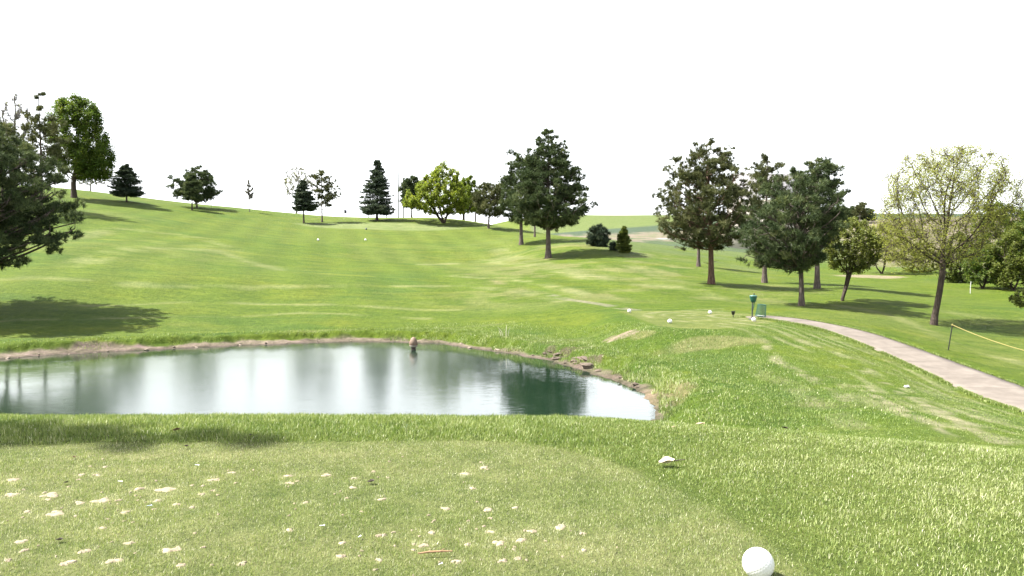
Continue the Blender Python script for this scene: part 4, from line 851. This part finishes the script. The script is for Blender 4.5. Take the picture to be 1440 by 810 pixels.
# two tall poles
for k, (px, ty) in enumerate([(560, 243.5), (567.3, 250)]):
    d_ = 195 if k == 0 else 204; x_ = float(P(px, 300, d_)[0]); z_ = float(H(x_, d_)[0]); hp = float(P(px, ty, d_)[2]) - z_
    up_ = empty('pole', (x_, d_, z_), ['taller of two thin grey poles left of the small dark pine', 'shorter of two thin grey poles left of the small dark pine'][k], 'pole', 'thin poles on the hill')
    mb = MB(); mb.tube([(0, 0, -.3), (.02, 0, hp * .5), (.03, 0, hp)], [.19, .18, .16], 10); mb.build('shaft', plain('pole_grey', (.17, .165, .16), .7, .15), up_, True)
    mb = MB(); mb.lathe([(.165, 0), (.175, .05), (.10, .14)], 10, np.array([[1, 0, 0, .03], [0, 1, 0, 0], [0, 0, 1, hp], [0, 0, 0, 1.]])); mb.build('cap', DARKMET, up_, True)
# egg shaped float in the pond
q = onplane(581.5, 492, WZ); ef = empty('pond_float', (q[0], q[1], WZ), 'tan egg shaped float on a dark base standing in the pond', 'float')
mb = MB(); mb.lathe([(.10, -.25), (.105, -.02), (.10, .10), (.11, .16)], 20); mb.build('base', plain('float_dark', (.03, .018, .014), .6, .2), ef, True)
mb = MB(); mb.lathe([(.06, .13), (.14, .155), (.185, .23), (.19, .31), (.165, .40), (.125, .48), (.08, .54), (.035, .57)], 28); mb.build('body', plain('float_tan', (.15, .10, .066), .7, .2, 9), ef, True)
mb = MB(); mb.lathe([(.135, .13), (.155, .14), (.185, .20), (.18, .21), (.14, .16)], 28); mb.build('rim', plain('float_rim', (.24, .21, .17), .6, .1), ef, True)
# thin stakes
def stake(name, px, py, ty, d_, r_, mt, lb, cat):
    x_ = float(P(px, py, d_)[0]); z_ = float(H(x_, d_)[0]); hp = float(P(px, ty, d_)[2]) - z_
    mb = MB(); mb.tube([(0, 0, -.2), (.01 * hp, 0, hp * .5), (.04 * hp, 0, hp * .97)], [r_, r_, r_], 8); mb.lathe([(r_, hp * .965), (r_ * .9, hp * .985), (r_ * .4, hp)], 8, np.array([[1, 0, 0, .04 * hp], [0, 1, 0, 0], [0, 0, 1, 0], [0, 0, 0, 1.]]))
    return tag(mb.build(name, mt, None, loc=(x_, d_, z_)), lb, cat)
stake('marker_stake', 1364.5, 407, 396, 60, .028, plain('stake_white', (.45, .45, .43), .6, .1), 'short white stake in front of the shadowy twiggy bush', 'stake')
stake('marker_stake', 888.5, 350, 345, 118, .10, WHITE, 'white stake in the far field right of the young conifer', 'stake')
stake('fence_post', 906.5, 352, 347.5, 120, .07, WOODP, 'dark wooden post standing alone in the far field', 'post')
# house roof seen between the pines
d_ = 150; x_ = float(P(1075, 280, d_)[0]); z_ = float(H(x_, d_)[0]); hs = empty('house', (x_, d_, z_), 'grey roofed house half hidden behind the right hand pines', 'house')
ez = float(P(1060, 282, d_)[2]) - z_; rz_ = float(P(1060, 246, d_)[2]) - z_; wx = 6.2; wy = 5.0
mb = MB(); mb.box((0, 0, ez / 2 - .5), (wx * 2, wy * 2, ez + 1)); mb.add([(-wx, -wy, ez), (-wx, wy, ez), (-wx, 0, rz_ - .2), (wx, -wy, ez), (wx, wy, ez), (wx, 0, rz_ - .2)], F3=[[0, 2, 1], [3, 4, 5]]); mb.build('wall', plain('house_wall', (.42, .38, .33), .8, .08, 3), hs)
mb = MB(); o_ = .7
for sgn in (-1, 1):
    A = np.array([(-wx - o_, sgn * (wy + o_), ez - .35), (wx + o_, sgn * (wy + o_), ez - .35), (wx + o_, 0, rz_), (-wx - o_, 0, rz_)]); mb.add(np.concatenate([A, A + [0, 0, .22]]), [[0, 1, 2, 3], [4, 7, 6, 5], [0, 4, 5, 1], [1, 5, 6, 2], [2, 6, 7, 3], [3, 7, 4, 0]])
rf = mb.build('roof', plain('roof_shingle', (.22, .21, .215), .85, .18, 5, .3), hs)
mb = MB(); mb.box((-.2, -wy - o_ - .04, ez - .26), (2 * wx + 1.4, .08, .3)); mb.build('fascia', WHITE, rf)
for xx in (-3.6, 0, 3.6):
    mb = MB()
    for dx, dz, sx, sz in ((0, .72, 1.5, .1), (0, -.72, 1.5, .1), (-.7, 0, .1, 1.34), (.7, 0, .1, 1.34), (0, 0, .06, 1.34)): mb.box((xx + dx, -wy - .03, ez - 1.7 + dz), (sx, .09, sz))
    w_ = mb.build('window', WHITE, hs); mb = MB(); mb.box((xx, -wy - .012, ez - 1.7), (1.3, .03, 1.34)); mb.build('pane', plain('window_glass', (.03, .035, .04), .1, .1), w_)
# stones on the muddy edge
STONE = plain('bank_stone', (.24, .19, .145), .9, .3, 9, .6); DSTONE = plain('bank_clod', (.10, .075, .055), .95, .35, 9, .7)
def stone_mesh(seed, mt):
    g = np.random.default_rng(seed); bmx = bmesh.new(); bmesh.ops.create_icosphere(bmx, subdivisions=3, radius=1)
    for v_ in bmx.verts:
        c_ = np.array(v_.co[:]); k_ = 1 + .22 * math.sin(3 * c_[0] + seed) * math.cos(2.3 * c_[1] - seed) + .16 * math.sin(5 * c_[2] + 4 * c_[0] + seed) + .05 * math.sin(11 * c_[1] + seed)
        v_.co = Vector(c_ * k_ * [1, .8, .5])
    me = bpy.data.meshes.new('stone'); bmx.to_mesh(me); bmx.free(); me.materials.append(mt); return me
sms = [stone_mesh(k, STONE) for k in range(4)] + [stone_mesh(k, DSTONE) for k in range(4, 7)]
L_ = [(5, 505), (30, 503), (62, 500), (95, 498), (128, 496), (160, 494), (200, 492), (240, 490), (282, 488), (330, 486), (372, 484), (410, 482.5), (450, 481), (488, 479.5), (530, 479.5), (612, 482), (640, 484.5), (668, 489), (684, 491), (702, 494), (718, 497)]
D_ = [(762, 504), (774, 502), (784, 507), (792, 500), (798, 510), (806, 504), (812, 512), (820, 509), (828, 518), (846, 525), (868, 533), (888, 541), (903, 548), (752, 500), (779, 497)]
for k, (px, py) in enumerate(L_ + D_):
    dark = k >= len(L_); q = G(px + random.uniform(-9, 9), py - random.uniform(-1, 3.5 if dark else 2)); me_ = sms[random.randint(4, 6)] if dark else sms[random.randint(0, 3)]
    o = bpy.data.objects.new('stone', me_); C.objects.link(o); s_ = random.choice([.06, .08, .11, .15, .24]) if dark else random.choice([.03, .04, .06, .09]); o.scale = (s_ * 1.3, s_, s_ * .8); o.rotation_euler = (random.uniform(-.3, .3), random.uniform(-.3, .3), random.uniform(0, 6)); o.location = (q[0], q[1], q[2] + .02)
    tag(o, 'dark broken clod on the eroded bank below the forward tee' if dark else 'small tan stone on the muddy far edge of the pond', 'clod' if dark else 'stone', 'clods on the eroded bank' if dark else 'stones along the far pond edge')
# pale reed stalks on the bank
q = G(708, 474); mb = MB()
for a_, l_, dx in ((-.55, .5, 0), (.05, .6, .12), (-.35, .35, -.1), (.2, .4, .2)): mb.tube([(dx, 0, -.05), (dx + .3 * a_ * l_, 0, l_ * .5), (dx + a_ * l_, .03, l_ * .95)], [.018, .014, .006], 6)
tag(mb.build('reed_stalks', plain('dry_reed', (.5, .46, .36), .8, .15), None, loc=tuple(q)), 'dry pale reed stalks on the far right corner of the bank', 'reed')
# leaves, twig and broken tees on the near turf
def leaf(px, py, size, mt, lb, rz, curl=.9, up=.03, stem=None):
    g0 = onplane(px, py, up * .5); z_ = float(H(g0[0], g0[1])[0]); nu, nv = 10, 7; Vv = []
    for side in (0, 1):
        for i_ in range(nu):
            u = i_ / (nu - 1); w_ = math.sin(math.pi * min(1, u * .93 + .05)) ** .75 * .36
            for j_ in range(nv):
                v_ = j_ / (nv - 1) * 2 - 1; Vv.append(((u - .5) * size, v_ * w_ * size, size * (curl * (v_ * w_) ** 2 * 1.8 + .25 * curl * (u - .5) ** 2 * 2 + .02 * math.sin(7 * u + 3 * v_)) + (0 if side else .0016)))
    Fq = []; n_ = nu * nv
    for i_ in range(nu - 1):
        for j_ in range(nv - 1): a_ = i_ * nv + j_; Fq += [[a_, a_ + nv, a_ + nv + 1, a_ + 1], [n_ + a_, n_ + a_ + 1, n_ + a_ + nv + 1, n_ + a_ + nv]]
    bd = [i_ * nv for i_ in range(nu)] + [(nu - 1) * nv + j_ for j_ in range(1, nv)] + [i_ * nv + nv - 1 for i_ in range(nu - 2, -1, -1)] + [j_ for j_ in range(nv - 2, 0, -1)]
    for a_, b_ in zip(bd, bd[1:] + bd[:1]): Fq.append([a_, b_, n_ + b_, n_ + a_])
    o = mesh('dead_leaf', np.array(Vv), [np.array(Fq)], mt, smooth=True, loc=(g0[0], g0[1], z_ + up)); o.rotation_euler = (random.uniform(-.25, .1), random.uniform(-.2, .2), rz)
    if stem:
        mb = MB(); mb.tube([(size * .45, 0, .006), (size * .75, .01, .004), (size * 1.15, -.01, .008)], [.004, .003, .002], 6); mb.build('leaf_stem', stem, o, True)
    return tag(o, lb, 'leaf', 'dead leaves on the near turf')
LW = plain('pale_leaf', (.55, .47, .38), .7, .15, 30); LB = plain('brown_leaf', (.20, .12, .07), .8, .25, 30); LT = plain('tan_leaf', (.36, .27, .17), .8, .2, 30); LD = plain('dark_leaf', (.04, .028, .02), .8, .3, 30)
leaf(938, 655, .115, LW, 'pale curled leaf with a dark stem on the rough fringe', -.1, 1.3, .03, LD)
leaf(248, 608, .075, LB, 'brown curled leaf at the foot of the long grass, left', .6, 1.1, .03)
leaf(985, 596, .085, LT, 'tan flat leaf near the crest right of the pond corner', .1, .5, .045)
leaf(1104, 599, .06, LD, 'dark small leaf on the crest above the right slope', -.6, .9, .045)
leaf(262, 630, .035, LD, 'dark crumpled leaf in the tree shadow at left', .4, 1.2, .02); leaf(353, 614, .035, LD, 'dark crumpled leaf below the brown curled one', 1.2, 1.2, .02)
leaf(522, 679, .05, LD, 'black crumpled leaf in the middle of the sandy tee', .2, 1.0, .018); leaf(947, 603, .035, LT, 'tiny tan leaf on the crest left of the tan flat leaf', 0, .6, .045)
leaf(93, 681, .03, LD, 'small dark leaf among the sand patches at left', .8, 1.0, .015); leaf(84, 762, .035, LD, 'small dark leaf low at the left of the tee', .3, 1.0, .015); leaf(104, 645, .03, LB, 'small brown leaf above the sand patches at left', .3, 1.0, .015)
g0 = onplane(612, 781, .01); mb = MB(); mb.tube([(-.085, -.012, .012), (-.03, 0, .016), (.03, .002, .018), (.085, .016, .014)], [.004, .0055, .005, .003], 8); mb.tube([(.02, .002, .016), (.045, .022, .024)], [.003, .0015], 6)
tag(mb.build('twig', plain('twig_brown', (.24, .145, .075), .8, .25, 40), None, True, loc=(g0[0], g0[1], float(H(*g0)[0]) + .012)), 'brown twig lying on the tee near the bottom edge', 'twig')
TEEM = plain('tee_white', (.82, .82, .80), .4, .04, 30); TEEB = plain('tee_bluish', (.62, .70, .80), .4, .04, 30)
for px, py, mt, rz_, lb in [(170, 679, TEEM, .1, 'white broken golf tee lying above the sand patches'), (211, 711.5, TEEB, .9, 'bluish broken golf tee lying between sand patches'), (506, 757, TEEM, 1.3, 'white broken golf tee near the middle of the tee'), (620, 796, TEEM, 1.0, 'white broken golf tee right below the brown twig'), (454, 742, TEEM, .6, 'white broken golf tee left of the middle of the tee'), (278, 657, TEEM, .1, 'white broken golf tee near the fringe at left')]:
    g0 = onplane(px, py, .01); mb = MB(); Mt = np.array([[0, 0, 1, -.02], [0, 1, 0, 0], [-1, 0, 0, .0], [0, 0, 0, 1.]]); mb.lathe([(.0008, 0), (.0018, .005), (.0019, .022), (.0045, .029), (.0048, .031), (.0025, .0305)], 14, Mt)
    o = mb.build('golf_tee', mt, None, True, loc=(g0[0], g0[1], float(H(*g0)[0]) + .019)); o.rotation_euler = (0, .12, rz_); tag(o, lb, 'golf tee', 'broken golf tees on the turf')
q = G(1275, 545); o = bpy.data.objects.new('stone', sms[0].copy()); C.objects.link(o); o.data.materials.clear(); o.data.materials.append(plain('white_stone', (.6, .57, .52), .8, .1)); o.scale = (.08, .07, .08); o.location = (q[0], q[1], q[2] + .03); tag(o, 'pale stone lying on the tracked slope left of the path', 'stone')

# ------------------------------------------------------------------ light
EL, AZ = R(54), R(-85)            # sun high on the left, AZ measured from +Y towards +X
S = Vector((math.sin(AZ) * math.cos(EL), math.cos(AZ) * math.cos(EL), math.sin(EL)))
sl = bpy.data.lights.new('sun', 'SUN'); so = bpy.data.objects.new('sun', sl); C.objects.link(so); so.rotation_euler = S.to_track_quat('Z', 'Y').to_euler(); so.location = S * 200
sl.energy = 5.0; sl.angle = R(.53); sl.color = (1, .97, .915)
w = bpy.data.worlds.new('World'); bpy.context.scene.world = w; w.use_nodes = True; nt = w.node_tree
sky = nt.nodes.new('ShaderNodeTexSky'); sky.sky_type = 'NISHITA'; sky.sun_disc = False; sky.sun_elevation = EL; sky.sun_rotation = AZ; sky.altitude = 300; sky.air_density = 1.0; sky.dust_density = 4.0; sky.ozone_density = .6
bg = nt.nodes['Background']; bg.inputs['Strength'].default_value = .10
# thin bright overcast veil, strongest low over the horizon
tc = nt.nodes.new('ShaderNodeTexCoord'); sx = nt.nodes.new('ShaderNodeSeparateXYZ'); nt.links.new(tc.outputs['Generated'], sx.inputs[0])
vf = ramp(nt, sx.outputs['Z'], [(0., (.92,) * 3), (.38, (.80,) * 3), (.7, (.30,) * 3), (1., (.22,) * 3)])
vc = ramp(nt, sx.outputs['Z'], [(0., (.86, .88, .9)), (.25, (.86, .88, .9)), (.5, (.42, .43, .44)), (1., (.30, .31, .32))])
nt.links.new(mix(nt, vf, sky.outputs[0], mix(nt, 1.0, vc, (9.0, 9.0, 9.0), 'MULTIPLY')), bg.inputs['Color'])
sc = bpy.context.scene
sc.view_settings.view_transform = 'Standard'; sc.view_settings.look = 'None'; sc.view_settings.gamma = 1; sc.view_settings.use_curve_mapping = False
sc.view_settings.exposure = 1.85
sc.render.engine = 'CYCLES'; sc.cycles.use_denoising = True; sc.cycles.max_bounces = 6; sc.cycles.transparent_max_bounces = 4
sc.cycles.diffuse_bounces = 3
